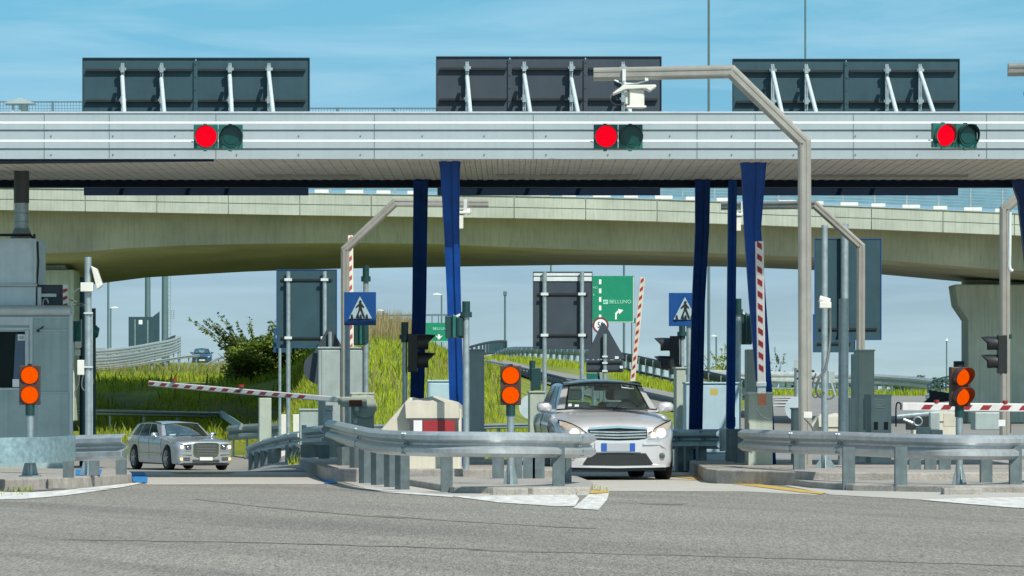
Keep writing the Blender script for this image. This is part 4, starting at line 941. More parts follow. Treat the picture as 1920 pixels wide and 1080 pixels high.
c4 = cabinet('tall green grey cabinet slab right of the galvanised poles', (1609, 657, 1640, 880), 118, .35, 'cabin2', yaw=9, panel=False)
part('side_strip', lambda mb: mb.pbox(1603, 664, 1609, 880, 117, .3, yaw=9), M['galv2'], c4)
c5 = cabinet('low grey cabinet with louvred vent behind the right guardrail', (1632, 741, 1672, 880), 124, .4, 'cabin', yaw=8, panel=False)
part('louvre_vent', lambda mb: [mb.obox(P(1650, 750 + 5 * k, 124.6) + Vector((0, -.03, 0)), (.13, .03, .012), Matrix.Rotation(R(-35), 3, 'X')) for k in range(4)], M['strut'], c5)
each('inspection_slot', lambda mb: (mb.pbox(1638, 791, 1646, 806, 124.6, .02, dy=-.035), mb.pbox(1657, 791, 1665, 806, 124.6, .02, dy=-.035)), M['dark'], c5)
part('side_hood', lambda mb: mb.tube([P(1627, 806, 122), P(1627, 752, 122), P(1631, 742, 122)], .075, 12), M['cabin'], c5, smooth=True)
c6 = cabinet('small blue grey panel box between the two middle blue legs', (803, 714, 846, 860), 104, .4, 'cabin3', yaw=4)
c7 = cabinet('tan slim post box at the left edge of the middle silver car', (993, 735, 1022, 880), 112, .4, 'cabin2', yaw=4, panel=False)
c8 = cabinet('green grey slim cabinet right of the middle car mirror', (1268, 690, 1286, 880), 112, .35, 'cabin2', yaw=6, panel=False)
c9 = cabinet('small dark green grey box behind the left guardrail bend', (562, 768, 598, 880), 106, .35, 'cabin', yaw=4, panel=False)
c10 = cabinet('narrow green grey post box under the lowered left boom', (486, 746, 509, 880), 88, .3, 'cabin2', yaw=6, panel=False, lid=False)
c11 = cabinet('white short bollard box beside the sign post under left boom', (523, 777, 540, 870), 92, .2, 'camwhite', yaw=0, panel=False, lid=False)
c12 = cabinet('white short marker board right of the sign post under left boom', (549, 777, 562, 870), 92, .2, 'camwhite', yaw=0, panel=False, lid=False)
c13 = cabinet('grey arched cable duct left of the louvred cabinet', (1592, 746, 1604, 880), 124, .2, 'cabin', yaw=0, panel=False, lid=False)
c14 = cabinet('short grey payment post at the foot of the tan gantry pole', (1487, 766, 1503, 875), 124, .25, 'cabin', yaw=5, panel=False)
mr = thing('round_mirror', 'pale round traffic mirror on a stalk left of the middle car', 'mirror', P(1000, 880, 105))
part('mirror_disc', lambda mb: mb.tube([P(996, 763, 105), P(996, 763, 105) + Vector((0, .05, 0))], [.22, .2], 24), M['acunit'], mr, smooth=40)
part('stalk', lambda mb: mb.tube([P(996, 763, 105) + Vector((0, .06, 0)), P(996, 880, 105) + Vector((0, .06, 0))], .03, 8), M['galv'], mr, smooth=True)
mr2 = thing('round_mirror', 'pale round mirror left of the tan main gantry pole', 'mirror', P(1490, 880, 112))
part('mirror_disc', lambda mb: mb.tube([P(1494, 766, 112), P(1494, 766, 112) + Vector((0, .05, 0))], [.2, .18], 24), M['acunit'], mr2, smooth=40)
part('stalk', lambda mb: mb.tube([P(1494, 690, 112) + Vector((0, .06, 0)), P(1494, 880, 112) + Vector((0, .06, 0))], .04, 8), M['galv'], mr2, smooth=True)
def crash_block(x, y, s, k, label, refl=True, rz=0):
    """beige moulded island nose: sloped back, ridged cap and a reflector band"""
    t = thing('crash_block', label, 'crash cushion', P(x, 880, s), 'beige moulded island noses')
    q = lambda a, b: (x + a * k, y + b * k)
    part('body', lambda mb: (mb.ppoly([q(-60, 138), q(-60, 62), q(-2, -4), q(95, 18), q(95, 138)], s, .9), mb.ppoly([q(-2, 36), q(90, 36), q(94, 138), q(-10, 138)], s, .3, dy=-.16)), M['cream'], t, bevel=.03)
    part('cap', lambda mb: mb.add([P(*q(-10, 6), s) + Vector((0, -.2, 0)), P(*q(90, 6), s) + Vector((0, -.2, 0)), P(*q(96, 12), s) + Vector((0, .6, 0)), P(*q(-14, 10), s) + Vector((0, .6, 0)),
         P(*q(-8, 36), s) + Vector((0, -.2, 0)), P(*q(91, 36), s) + Vector((0, -.2, 0)), P(*q(97, 36), s) + Vector((0, .6, 0)), P(*q(-12, 36), s) + Vector((0, .6, 0)), P(*q(44, -6), s) + Vector((0, .15, 0))],
         [(0, 1, 8), (1, 2, 8), (2, 3, 8), (3, 0, 8), (0, 4, 5, 1), (1, 5, 6, 2), (2, 6, 7, 3), (3, 7, 4, 0), (4, 7, 6, 5)]), M['cream'], t)
    if refl:
        part('reflector_frame', lambda mb: mb.pbox(*q(-2, 37), *q(90, 64), s, .05, dy=-.2), M['darkgrey'], t, bevel=.005)
        part('reflector_band', lambda mb: (mb.pbox(*q(24, 40), *q(83, 61), s, .012, dy=-.212)), M['redp'], t)
        part('reflector_band', lambda mb: (mb.pbox(*q(6, 40), *q(22, 61), s, .012, dy=-.212)), M['whitep'], t)
    return t
crash_block(770, 748, 134.5, 1.0, 'beige moulded island nose with red and white reflector behind the middle guardrail')
crash_block(1540, 778, 78, .62, 'beige moulded nose far behind the galvanised poles at right', refl=False)
crash_block(1745, 770, 70, .55, 'beige moulded nose far behind under the right boom', refl=False)
# ------------------------------------------------------------------ signals and sign boards on posts
def pole(mb, x, y0, y1, s, r, n=12): mb.tube([P(x, y0, s), P(x, y1, s)], r, n)
def side_signal(x, yt, s, label, face=-1, lamps=2, px=None, ptop=None, pbot=880, m='greend', hoods=True, k=1.0, box=None):
    """signal head seen from the side; face -1 = hoods towards picture left"""
    px = x if px is None else px; t = thing('lane_signal', label, 'traffic light', P(px, pbot, s), 'traffic signals on posts at the gates')
    part('pole', lambda mb: pole(mb, px, pbot, ptop, s, .038), M['galv'], t, smooth=True)
    part('pole_cap', lambda mb: (pole(mb, px, ptop + 36, ptop - 2, s, .055), mb.tube([P(px, ptop + 22, s), P(px, ptop + 30, s)], .085, 12)), M['greend'], t, smooth=True)
    h = 34 * k
    hx0, hx1 = (x - 9, x + 9)
    part('housing', lambda mb: mb.pbox(hx0, yt, hx1, yt + h * lamps + 4, s, .24, dy=-.1), M[m], t, bevel=.012)
    part('bracket', lambda mb: (mb.bar(P(px, yt + 4, s), P(x, yt + 4, s), .03), mb.bar(P(px, yt + h * lamps - 4, s), P(x, yt + h * lamps - 4, s), .03)), M['galv2'], t)
    if hoods:
        for i in range(lamps):
            c = P(x + face * 9, yt + h * (i + .5), s) + Vector((0, .02, 0)); g = []
            for d, r in ((0, .125), (.16, .13), (.27, .12), (.27, .112), (.02, .115)):
                g.append([c + Vector((face * d * (1 if d < .2 else (.55 + .45 * math.sin(R(a)))), math.cos(R(a)) * r, math.sin(R(a)) * r)) for a in range(-50, 231, 14)])
            part('visor', lambda mb: mb.grid(g), M[m], t, smooth=40)
            part('lens', lambda mb: mb.tube([c, c + Vector((face * .02, 0, 0))], .105, 16), M['glassdk'], t)
    return t
side_signal(774, 626, 125, 'dark two lamp signal on a green post in front of the rear blue leg', face=1, px=759, ptop=606, pbot=880, m='dark')
side_signal(1265, 630, 108, 'dark two lamp signal facing left beside the right middle blue leg', face=-1, px=1279, ptop=600, m='dark')
side_signal(1879, 628, 112, 'dark two lamp signal facing left on post at the bridge pier', face=-1, px=1888, ptop=605, m='dark')
def green_head(cx, y0, y1, s, label, px, ptop, w=34, pbot=880, bar=True):
    t = thing('lane_signal', label, 'traffic light', P(px, pbot, s), 'traffic signals on posts at the gates')
    part('pole', lambda mb: pole(mb, px, pbot, ptop, s, .045), M['galv'], t, smooth=True)
    part('pole_cap', lambda mb: (pole(mb, px, ptop + 26, ptop - 2, s, .055), mb.tube([P(px, ptop + 18, s), P(px, ptop + 28, s)], .08, 12)), M['greend'], t, smooth=True)
    part('housing', lambda mb: mb.pbox(cx - w / 2, y0, cx + w / 2, y1, s, .12, yaw=0), M['greend'], t, bevel=.012)
    part('back_plate', lambda mb: mb.ppoly([(cx - w * .1, y0 - 3), (cx + w * .25, y0 + 3), (cx + w * .25, y1 - 1), (cx - w * .1, y1 - 1)], s, .05, dy=-.05), M['green'], t, bevel=.008)
    part('hood', lambda mb: mb.tube([P(cx + w * .28, y0 + 4, s) + Vector((0, -.03, 0)), P(cx + w * .28, y1 - 4, s) + Vector((0, -.03, 0))], .055, 10), M['greend'], t, smooth=True)
    if bar: part('bracket', lambda mb: mb.bar(P(cx, y0 + 3, s), P(px, y0 - 8, s), .03), M['camwhite'], t)
    return t
green_head(852, 592, 634, 136, 'dark green signal box hung on post right of the leaning blue leg', 874, 567)
green_head(1400, 588, 646, 114, 'green signal box on post left of the raised right boom', 1384, 562, w=20)
gs2 = green_head(677, 596, 647, 112, 'green signal box under the blue crossing sign by wide cabinet', 686, 500, w=28)
gs4 = thing('lane_signal', 'green signal heads clustered behind the camera pole at the booth', 'traffic light', P(152, 880, 124), 'traffic signals on posts at the gates')
part('pole', lambda mb: (pole(mb, 155, 880, 520, 124, .05), pole(mb, 176, 880, 578, 124, .03)), M['greend'], gs4, smooth=True)
part('housing', lambda mb: (mb.pbox(136, 602, 158, 642, 124, .1), mb.ppoly([(145, 606), (152, 598), (152, 652), (140, 636)], 125, .2)), M['green'], gs4, bevel=.01)
part('hood', lambda mb: mb.tube([P(174, 622, 124), P(185, 624, 124)], [.13, .07], 14), M['green'], gs4, smooth=True)
side_signal(1005, 690, 100, 'small dark green signal at left edge of the middle car roof', face=-1, px=998, ptop=678, m='greend', hoods=False, k=.55)
gs5 = thing('lane_signal', 'small green signal peeping over the roof of middle car', 'traffic light', P(1115, 880, 95), 'traffic signals on posts at the gates')
part('housing', lambda mb: mb.pbox(1100, 699, 1128, 722, 95, .2), M['green'], gs5, bevel=.02)
part('pole', lambda mb: pole(mb, 1114, 880, 720, 95, .05), M['galv'], gs5)
def board(x0, y0, x1, y1, s, label, posts, m='signback', rails=(), pbot=880, pr=.055, bright_top=False, grp='roadside sign boards seen from the back'):
    t = thing('sign_board', label, 'sign board', P((x0 + x1) / 2, pbot, s), grp)
    part('panel', lambda mb: mb.pbox(x0, y0, x1, y1, s, .03), M[m], t, bevel=.006)
    part('edge_frame', lambda mb: (mb.pbox(x0 - .8, y0 - .8, x1 + .8, y0 + .6, s, .05, dy=-.01), mb.pbox(x0 - .8, y1 - .6, x1 + .8, y1 + .8, s, .05, dy=-.01), mb.pbox(x0 - .9, y0, x0 + .4, y1, s, .05, dy=-.012), mb.pbox(x1 - .4, y0, x1 + .9, y1, s, .05, dy=-.012)), M['bsign' if m == 'signback' else 'signdark'], t)
    if rails: each('frame_rail', lambda mb: [mb.pbox(x0 + 8, y, x1 - 8, y + 3.5, s, .03, dy=-.032) for y in rails], M['dark'], t)
    if bright_top: each('top_strip', lambda mb: (mb.pbox(x0 + .5, y0 + 2, x1 - .5, y0 + 7, s, .02, dy=-.022), mb.pbox(x0 + .5, y0 + 9, x1 - .5, y0 + 17, s, .02, dy=-.022)), M['strut'], t)
    for px, pt in posts:
        part('post', lambda mb: (mb.tube([P(px, pbot, s) + Vector((0, -.09, 0)), P(px, pt, s) + Vector((0, -.09, 0))], pr, 12)), M['galv'], t, smooth=True)
        if rails: each('clamp', lambda mb: [mb.pbox(px - 7, y - 1, px + 7, y + 4, s, .03, dy=-.16) for y in rails], M['strut'], t)
    return t
board(519, 506, 631, 652, 98, 'tall teal sign back on two posts left of the tan gantry pole', [(541, 509), (609, 509)], rails=(523, 632), pbot=866, pr=.042)
board(1000, 510, 1110, 654, 98, 'charcoal sign back with pale top strip above the middle car', [(1021, 510), (1091, 510)], m='signdark', rails=(550, 627), pr=.042, bright_top=True)
board(1528, 448, 1652, 637, 108, 'wide teal sign back with pale posts behind the main gantry pole', [(1583, 420)], rails=(615,), pr=.07)
bb = board(1525, 590, 1603, 660, 101, 'lower dark sign back tucked under the wide teal board', [], m='signback', rails=(642,))
board(514, 616, 546, 660, 92, 'small dark sign back low on the left post of tall teal board', [(525, 640)], m='signback', rails=(630,), pbot=870, pr=.03)
gpost = thing('sign_post', 'thick galvanised round post right of the main gantry pole', 'post', P(1583, 893, 128))
part('pole', lambda mb: mb.tube([P(1580, 893, 128), P(1582, 560, 128)], .072, 14), M['galv'], gpost, smooth=True)
gpost2 = thing('sign_post', 'slim galvanised camera post with taped cable beside the main gantry pole', 'post', P(1547, 890, 134))
part('pole', lambda mb: (mb.tube([P(1547, 892, 134), P(1546, 690, 134)], .048, 14), mb.tube([P(1546, 692, 134), P(1546, 422, 134)], .044, 14)), M['galv'], gpost2, smooth=True)
part('head', lambda mb: (mb.pbox(1536, 566, 1558, 578, 135, .16, dy=-.1), mb.tube([P(1536, 560, 135), P(1556, 566, 135)], .05, 8)), M['camwhite'], gpost2, bevel=.01)
part('cable', lambda mb: (mb.tube(cr_path([P(1556, 578, 135), P(1556, 640, 135), P(1548, 690, 135.5), P(1538, 705, 136), P(1530, 730, 136), P(1538, 744, 136), P(1545, 735, 136)], 6), .02, 6), mb.tube(cr_path([P(1562, 718, 136), P(1566, 735, 136), P(1560, 746, 136), P(1550, 748, 136)], 6), .014, 6)), M['cable'], gpost2, smooth=True)
part('junction_box', lambda mb: (mb.pbox(1553, 695, 1565, 719, 136, .1), mb.tube([P(1559, 719, 136), P(1566, 742, 136)], .02, 8)), M['cabin'], gpost2, bevel=.008)
wedge_foot(1547, 892, 134, par=gpost2, w=.2, h=.28)
# blue pedestrian crossing signs
def crossing(x0, y0, w, s, label, post):
    x1, y1 = x0 + w, y0 + w * 1.04; k = w / 60.0
    t = thing('crossing_sign', label, 'road sign', P(post, 880, s), 'blue pedestrian crossing signs')
    part('panel', lambda mb: mb.pbox(x0, y0, x1, y1, s, .03, yaw=-3), M['bsign'], t, bevel=.006)
    cx = x0 + w * .50; q = lambda a, b: (cx + a * k, y0 + b * k)
    part('white_triangle', lambda mb: mb.ppoly([q(0, 8), q(23, 50), q(-21, 50)], s, .006, dy=-.022), M['dimsign'], t)
    def fig(mb):
        dy = -.03
        mb.disc(P(*q(1, 18), s) + Vector((0, dy, 0)), 2.6 * k / s, (0, -1, 0), .004, 10)
        mb.ppoly([q(-1.5, 21), q(3.5, 21), q(4, 33), q(-2, 33)], s, .004, dy=dy)
        mb.ppoly([q(-1.5, 21), q(-8, 28), q(-6.5, 30), q(0, 25)], s, .004, dy=dy - .001); mb.ppoly([q(3, 21), q(8.5, 28), q(7, 30), q(2.5, 25)], s, .004, dy=dy - .001)
        mb.ppoly([q(-2, 32), q(1.5, 32), q(-5, 48), q(-8, 48)], s, .004, dy=dy - .002); mb.ppoly([q(.5, 32), q(4, 32), q(10, 48), q(6.5, 48)], s, .004, dy=dy - .003)
        for a in (-15, -3.5, 1.5, 13): mb.ppoly([q(a - 1.5, 42), q(a + 1.2, 42), q(a + 2.5, 49.5), q(a - 2.2, 49.5)], s, .004, dy=dy - .004)
    part('walking_figure', fig, M['dark'], t)
    part('post', lambda mb: mb.tube([P(post, 880, s) + Vector((0, .07, 0)), P(post, y0 + 6, s) + Vector((0, .07, 0))], .045, 12), M['galv'], t, smooth=True)
    return t
crossing(645, 547.5, 60, 114, 'blue pedestrian crossing sign in front of the tan gantry pole', 651)
crossing(1254, 549, 60, 110, 'blue pedestrian crossing sign half behind the right middle blue leg', 1292)
# triangular sign backs and the 50 sign
tri = thing('triangle_sign', 'dark back of triangular warning sign with plate above the middle car', 'road sign', P(1132, 880, 104), 'triangular sign backs')
part('panel', lambda mb: mb.ppoly([(1128, 606), (1134, 606), (1171, 671), (1171, 673), (1098, 673), (1098, 671)], 104, .02), M['signdark'], tri, bevel=.005)
part('plate', lambda mb: mb.pbox(1099, 675, 1169, 698, 104, .02), M['signdark'], tri, bevel=.005)
each('frame_rail', lambda mb: (mb.pbox(1102, 678, 1166, 681, 104, .03, dy=-.03), mb.pbox(1102, 693, 1166, 696, 104, .03, dy=-.03)), M['dark'], tri)
each('sticker', lambda mb: (mb.pbox(1153, 668, 1160, 673, 104, .006, dy=-.006), mb.pbox(1162, 686, 1168, 691, 104, .006, dy=-.036)), M['strut'], tri)
part('post', lambda mb: mb.tube([P(1134, 880, 104) + Vector((0, -.07, 0)), P(1134, 626, 104) + Vector((0, -.07, 0))], .036, 12), M['galv'], tri, smooth=True)
each('clamp', lambda mb: [mb.pbox(1129, y, 1139, y + 3, 104, .03, dy=-.13) for y in (667, 679, 694)], M['strut'], tri)
sp = thing('speed_sign', 'round 50 speed limit sign with dark red rim beside the charcoal board', 'road sign', P(1126, 880, 99))
c = P(1126, 610, 99)
part('rim', lambda mb: mb.disc(c, .155, (0, -1, 0), .012, 32), M['redsign'], sp)
part('face', lambda mb: mb.disc(c + Vector((0, -.012, 0)), .118, (0, -1, 0), .004, 32), M['wsign'], sp)
text('numerals', '50', .155, c + Vector((0, -.02, .003)), M['dark'], sp, sx=.8)
part('post', lambda mb: mb.tube([P(1126, 880, 99) + Vector((0, .05, 0)), P(1126, 600, 99) + Vector((0, .05, 0))], .03, 10), M['galv'], sp, smooth=True)
tri2 = thing('triangle_sign', 'dark triangular sign back behind the wide cabinet with short grey stub', 'road sign', P(618, 880, 104), 'triangular sign backs')
part('panel', lambda mb: mb.ppoly([(618, 608), (648, 662), (588, 662)], 104, .02), M['signdark'], tri2, bevel=.004)
part('post', lambda mb: mb.tube([P(619, 880, 104) + Vector((0, -.06, 0)), P(619, 622, 104) + Vector((0, -.06, 0))], .035, 10), M['galv'], tri2, smooth=True)
rnd = thing('round_sign', 'dark round sign back at left edge of the wide cabinet', 'road sign', P(598, 880, 103))
part('panel', lambda mb: mb.disc(P(600, 690, 103), .30, (0, -1, 0), .02, 28), M['signdark'], rnd)
part('post', lambda mb: mb.tube([P(604, 880, 103) + Vector((0, -.07, 0)), P(604, 660, 103) + Vector((0, -.07, 0))], .03, 10), M['galv'], rnd, smooth=True)
# ------------------------------------------------------------------ green motorway signs
def base_z(x, s): return tz((x - 960) / s, F / s) - .1
def poles_to_ground(t, lst, m='farpole', nm='post'):
    for x, y, s, r in lst:
        a = P(x, y, s); part(nm, lambda mb: mb.tube([Vector((a.x, a.y, base_z(x, s))), a], r, 10), M[m], t, smooth=True)
s = 36.0
m1 = thing('motorway_sign', 'large green motorway sign to Belluno with bent arrow and dashed lane line', 'road sign', P(1150, 690, s), 'green motorway signs')
part('panel', lambda mb: mb.pbox(1036, 517, 1189, 605, s, .08), M['gsign'], m1, bevel=.02)
each('border', lambda mb: (mb.pbox(1036, 603.4, 1188, 604.4, s, .02, dy=-.02), mb.pbox(1187, 519, 1188, 603.4, s, .02, dy=-.02)), M['wsign'], m1)
each('lane_dash', lambda mb: [mb.pbox(1123, y, 1127.5, y + 9, s, .02, dy=-.02) for y in (524, 541, 557, 573, 590)], M['wsign'], m1)
part('bent_arrow', lambda mb: (mb.ppoly([(1153, 599), (1156.5, 599), (1156.5, 590), (1159, 586.5), (1163, 585), (1163, 581.5), (1157.5, 582.5), (1153.5, 587)], s, .02, dy=-.02), mb.ppoly([(1158.5, 579), (1169, 581.5), (1161, 589.5)], s, .02, dy=-.025)), M['wsign'], m1)
part('road_badge', lambda mb: mb.pbox(1131, 562, 1140, 570, s, .012, dy=-.012), M['msign'], m1)
text('badge_lettering', 'A27', .16, P(1135.5, 566, s) + Vector((0, -.03, 0)), M['gsign'], m1, sx=.8)
text('lettering', 'BELLUNO', .27, P(1163, 566, s) + Vector((0, -.03, 0)), M['msign'], m1, sx=.98)
text('lettering', 'NO', .16, P(1116, 539.5, s) + Vector((0, -.03, 0)), M['msign'], m1)
text('lettering', 'E', .16, P(1113.5, 553, s) + Vector((0, -.03, 0)), M['msign'], m1)
poles_to_ground(m1, [(1184.5, 604, s, .035), (1060, 604, s, .08)])
part('side_lamp', lambda mb: mb.pbox(1189, 596, 1196, 606, s, .3), M['farpole'], m1, bevel=.03)
s = 30.0
m2 = thing('motorway_sign', 'small green motorway sign with down arrow hanging from the far gantry beam', 'road sign', P(825, 650, s), 'green motorway signs')
part('panel', lambda mb: mb.pbox(797, 605, 848, 641, s, .08), M['gsign'], m2, bevel=.02)
each('border', lambda mb: mb.pbox(797, 639.6, 848, 640.6, s, .02, dy=-.02), M['msign'], m2)
part('down_arrow', lambda mb: mb.ppoly([(821, 627), (825, 627), (825, 631), (830, 629), (823, 637), (816, 629), (821, 631)], s, .02, dy=-.02), M['wsign'], m2)
text('lettering', 'BELLUNO', .24, P(827, 616.5, s) + Vector((0, -.03, 0)), M['msign'], m2)
each('hanger', lambda mb: [mb.pbox(x, 592, x + 2, 606, s, .06) for x in (809, 821, 834)], M['farpole'], m2)
gt = thing('sign_gantry', 'thin dark gantry beam spanning behind the middle blue legs', 'gantry', P(712, 650, 29.8))
part('beam', lambda mb: (mb.bar(P(700, 592, 29.8), P(862, 590, 29.8), .10, .2), mb.tube([P(722, 587, 29.9), P(722, 597, 29.9)], .14, 8)), M['farpole'], gt)
poles_to_ground(gt, [(706, 590, 29.8, .1)])
# ------------------------------------------------------------------ far poles and lamps
def street_lamp(x, ytop, s, dirx, label, L_=11, r=.05, head='pan'):
    t = thing('street_lamp', label, 'street lamp', Vector((P(x, 0, s).x, F / s, base_z(x, s))), 'street lamps along the far ramps')
    poles_to_ground(t, [(x, ytop + 2, s, r)], nm='pole')
    if head == 'pan': part('lamp_head', lambda mb: mb.ppoly([(x - 1.0 * dirx, ytop + 2.5), (x - .5 * dirx, ytop + .8), (x + L_ * .55 * dirx, ytop - 1.5), (x + L_ * dirx, ytop + .5), (x + L_ * .95 * dirx, ytop + 2.2)], s, .26, dy=-.1), M['wsign'], t, bevel=.02)
    elif head == 'box': part('lamp_head', lambda mb: mb.pbox(x - 3.5, ytop, x + 3.5, ytop + 8, s, .3, dy=-.1), M['farpole'], t, bevel=.02)
    else: part('lamp_head', lambda mb: (mb.tube([P(x, ytop + 4, s), P(x, ytop, s)], [.10, .04], 10)), M['wsign'], t, smooth=40)
    return t
street_lamp(207.5, 576, 30, 1, 'pale headed street lamp left of the far dark cube board', 15)
street_lamp(828, 551, 28, -1, 'pale headed street lamp between the two middle blue legs', 17)
street_lamp(739, 597, 26, -1, 'pale headed street lamp just above dry grass left of the rear blue leg', 12)
street_lamp(719, 581, 27, -1, 'low street lamp beside the blue crossing sign', 13)
street_lamp(947, 546, 32, 1, 'floodlight box on thin pole right of the blue legs', head='box', r=.06)
street_lamp(1343, 629, 30, -1, 'small pale street lamp right of the right middle blue leg', 10)
street_lamp(1775, 635, 30, 1, 'dome headed street lamp left of the bridge pier', head='dome', r=.04)
def tall_pole(x, ytop, s, r, label, m='farpole', wires=False):
    t = thing('tall_pole', label, 'pole', Vector((P(x, 0, s).x, F / s, base_z(x, s))), 'tall dark poles behind the gates')
    a = P(x, ytop, s); z0 = base_z(x, s)
    part('shaft', lambda mb: mb.tube([Vector((a.x, a.y, z0)), a], [r * 1.15, r * .9], 12), M[m], t, smooth=True)
    part('base_flange', lambda mb: mb.tube([Vector((a.x, a.y, z0)), Vector((a.x, a.y, z0 + .2))], r * 1.7, 12), M[m], t, smooth=40)
    return t
tall_pole(1329, -60, 44, .055, 'tall dark pole rising past the right end of the middle board')
tall_pole(1510, -60, 42, .045, 'tall thin dark pole rising above the right overhead board')
tall_pole(203, 480, 34, .06, 'thin tall pole beside the leftmost street lamp')
tall_pole(277, 380, 30, .17, 'thick teal column rising behind the far cube board')
tp = tall_pole(309, 380, 30, .18, 'thick teal column with a caged ladder right of the cube board')
def ladder(mb):
    s = 30
    for x in (315.5, 320): mb.tube([P(x, 640, s), P(x, 400, s)], .018, 6)
    for y in range(402, 640, 8): mb.bar(P(315.5, y, s), P(320, y, s), .03)
    for y in (581, 589, 597): mb.tube([P(316, y, s), P(326, y, s)], .025, 6)
    for x in (321, 326): mb.tube([P(x, 581, s), P(x, 597, s)], .025, 6)
part('ladder', ladder, M['galv'], tp)
tall_pole(1170, 460, 35, .06, 'thin tall pole in front of the green Belluno sign')
tall_pole(1033, 440, 33, .05, 'thin tall pole behind the charcoal sign back')
tall_pole(686, 380, 45, .10, 'grey flanged column above the crossing sign')
cb = thing('sign_board', 'far dark cube shaped board with two pale posts left above the guardrail', 'sign board', P(275, 660, 36), 'roadside sign boards seen from the back')
each('panel', lambda mb: (mb.ppoly([(241, 594), (287, 594), (287, 650), (241, 650)], 36, .1), mb.ppoly([(287, 593), (299, 584), (299, 648), (287, 650)], 35.5, .1)), M['signback'], cb)
each('post', lambda mb: (mb.tube([P(253, 653, 36.2), P(253, 599, 36.2)], .03, 8), mb.tube([P(277, 653, 36.2), P(277, 600, 36.2)], .03, 8)), M['galv'], cb)
part('sticker', lambda mb: mb.pbox(260, 600, 267, 608, 36.2, .02), M['wsign'], cb)
poles_to_ground(cb, [(262, 650, 36, .06)])
hm = thing('sign_board', 'low dark humped plate above the bend of the far left guardrail', 'sign board', P(320, 645, 36), 'roadside sign boards seen from the back')
part('panel', lambda mb: mb.ppoly([(303, 648), (310, 637), (320, 631), (329, 628), (328, 640), (320, 650)], 36, .1), M['signdark'], hm)
poles_to_ground(hm, [(316, 648, 36, .06)])
# ------------------------------------------------------------------ far guardrails
def far_rail(name, label, ctrl, beams, posts, m='rail', pm='galv2', pw=.06, beam_h=.30, depth=.06, foot=None):
    """ctrl (x, y_top, s); beams = offsets down from the top in metres"""
    t = thing(name, label, 'guardrail', P(ctrl[len(ctrl) // 2][0], ctrl[len(ctrl) // 2][1], ctrl[len(ctrl) // 2][2]), 'far guardrails on the ramps')
    pa = cr_path([P(*c) for c in ctrl], 8)
    for b in beams:
        prof = [(0, -b), (depth, -b - beam_h * .18), (depth, -b - beam_h * .34), (.01, -b - beam_h * .5), (depth, -b - beam_h * .66), (depth, -b - beam_h * .82), (0, -b - beam_h)]
        prof = prof + [(a - .012, c) for a, c in reversed(prof)]
        part('rail', lambda mb: mb.sweep(prof, pa), M[m], t, smooth=30)
    n = len(pa)
    for k in range(posts):
        i = min(n - 1, int((k + .5) * n / posts)); p = pa[i]
        part('post', lambda mb: mb.obox((p.x, p.y + .06, (p.z - .05 + tz(p.x, p.y) - .15) / 2), (pw, .06, max(.2, p.z - .05 - tz(p.x, p.y) + .15))), M[pm], t)
    return t
far_rail('guardrail', 'pale triple wave guardrail curving up the far left ramp', [(100, 655, 46), (180, 655.5, 45), (240, 650, 44), (290, 641.5, 42), (318, 636.5, 40), (334, 631, 38), (338, 629, 36)], [0, .27, .52], 9, beam_h=.25)
far_rail('guardrail', 'thin pale rail on posts below the triple wave guardrail', [(150, 692, 46), (230, 685, 45), (300, 674, 44), (345, 667, 43), (372, 664.5, 42)], [0], 8, beam_h=.12)
far_rail('guardrail', 'short pale rail behind the street lamp at far left', [(120, 652, 34), (200, 652.5, 34), (255, 654, 34)], [0], 5, beam_h=.12)
far_rail('guardrail', 'pale rail rising right of the far blue car into the shrub', [(386, 682, 40), (410, 670, 40), (445, 661, 40), (520, 655, 40), (600, 650, 41)], [0, .2], 6, beam_h=.13)
bx1 = far_rail('guardrail', 'square box beam rail running behind the left silver wagon', [(120, 766.5, 58), (180, 767, 58), (300, 770, 57.5), (414, 772.5, 57)], [0], 6, m='galv', beam_h=.2, depth=.09)
part('sloped_end', lambda mb: mb.bar(P(414, 775, 57) , P(452, 800, 60), .2, .09), M['galv'], bx1)
far_rail('guardrail', 'low twin wave rail right of the left silver wagon front', [(429, 798, 59.6), (450, 796, 59.8), (480, 794, 60), (526, 793, 60.5)], [0], 3, m='galv2', beam_h=.48, depth=.09)
far_rail('guardrail', 'pale rail running low behind the middle amber lamp', [(700, 796, 100), (870, 795.5, 100), (935, 794, 100), (1000, 793, 100)], [0], 7, m='galv', beam_h=.10)
def baluster_rail(label, ctrl, h, bars, rows, m='galv2', bw=.10, s_post='galv2', top=.28):
    t = thing('baluster_railing', label, 'railing', P(*ctrl[len(ctrl) // 2]), 'ramp railings with upright bars')
    pa = cr_path([P(*c) for c in ctrl], 10); n = len(pa)
    for a, bh in rows: part('rail', lambda mb: mb.sweep([(0, -a), (.05, -a - bh * .3), (.05, -a - bh * .7), (0, -a - bh), (-.04, -a - bh), (-.04, -a)], pa), M[m], t, smooth=30)
    def bal(mb):
        for k in range(bars):
            f = (k + .5) * (n - 1) / bars; i = int(f); p = pa[i].lerp(pa[i + 1], f - i); mb.box(p.x - bw / 2, p.x + bw / 2, p.y - .03, p.y + .03, p.z - h, p.z - .05)
    each('upright_bar', bal, M[s_post], t)
    return t
baluster_rail('high curved railing with upright bars right of the tall slim cabinet', [(868, 652, 40), (905, 642, 40), (930, 638, 40), (950, 637.5, 40)], .62, 15, [(0, .12), (.50, .12)], m='signdark', s_post='signback', bw=.12)
baluster_rail('long green grey ramp railing with upright bars behind the charcoal board', [(922, 664, 40), (950, 652, 41), (985, 650, 43), (1050, 652, 44), (1110, 655, 45)], .86, 24, [(0, .30), (.66, .10)], bw=.16)
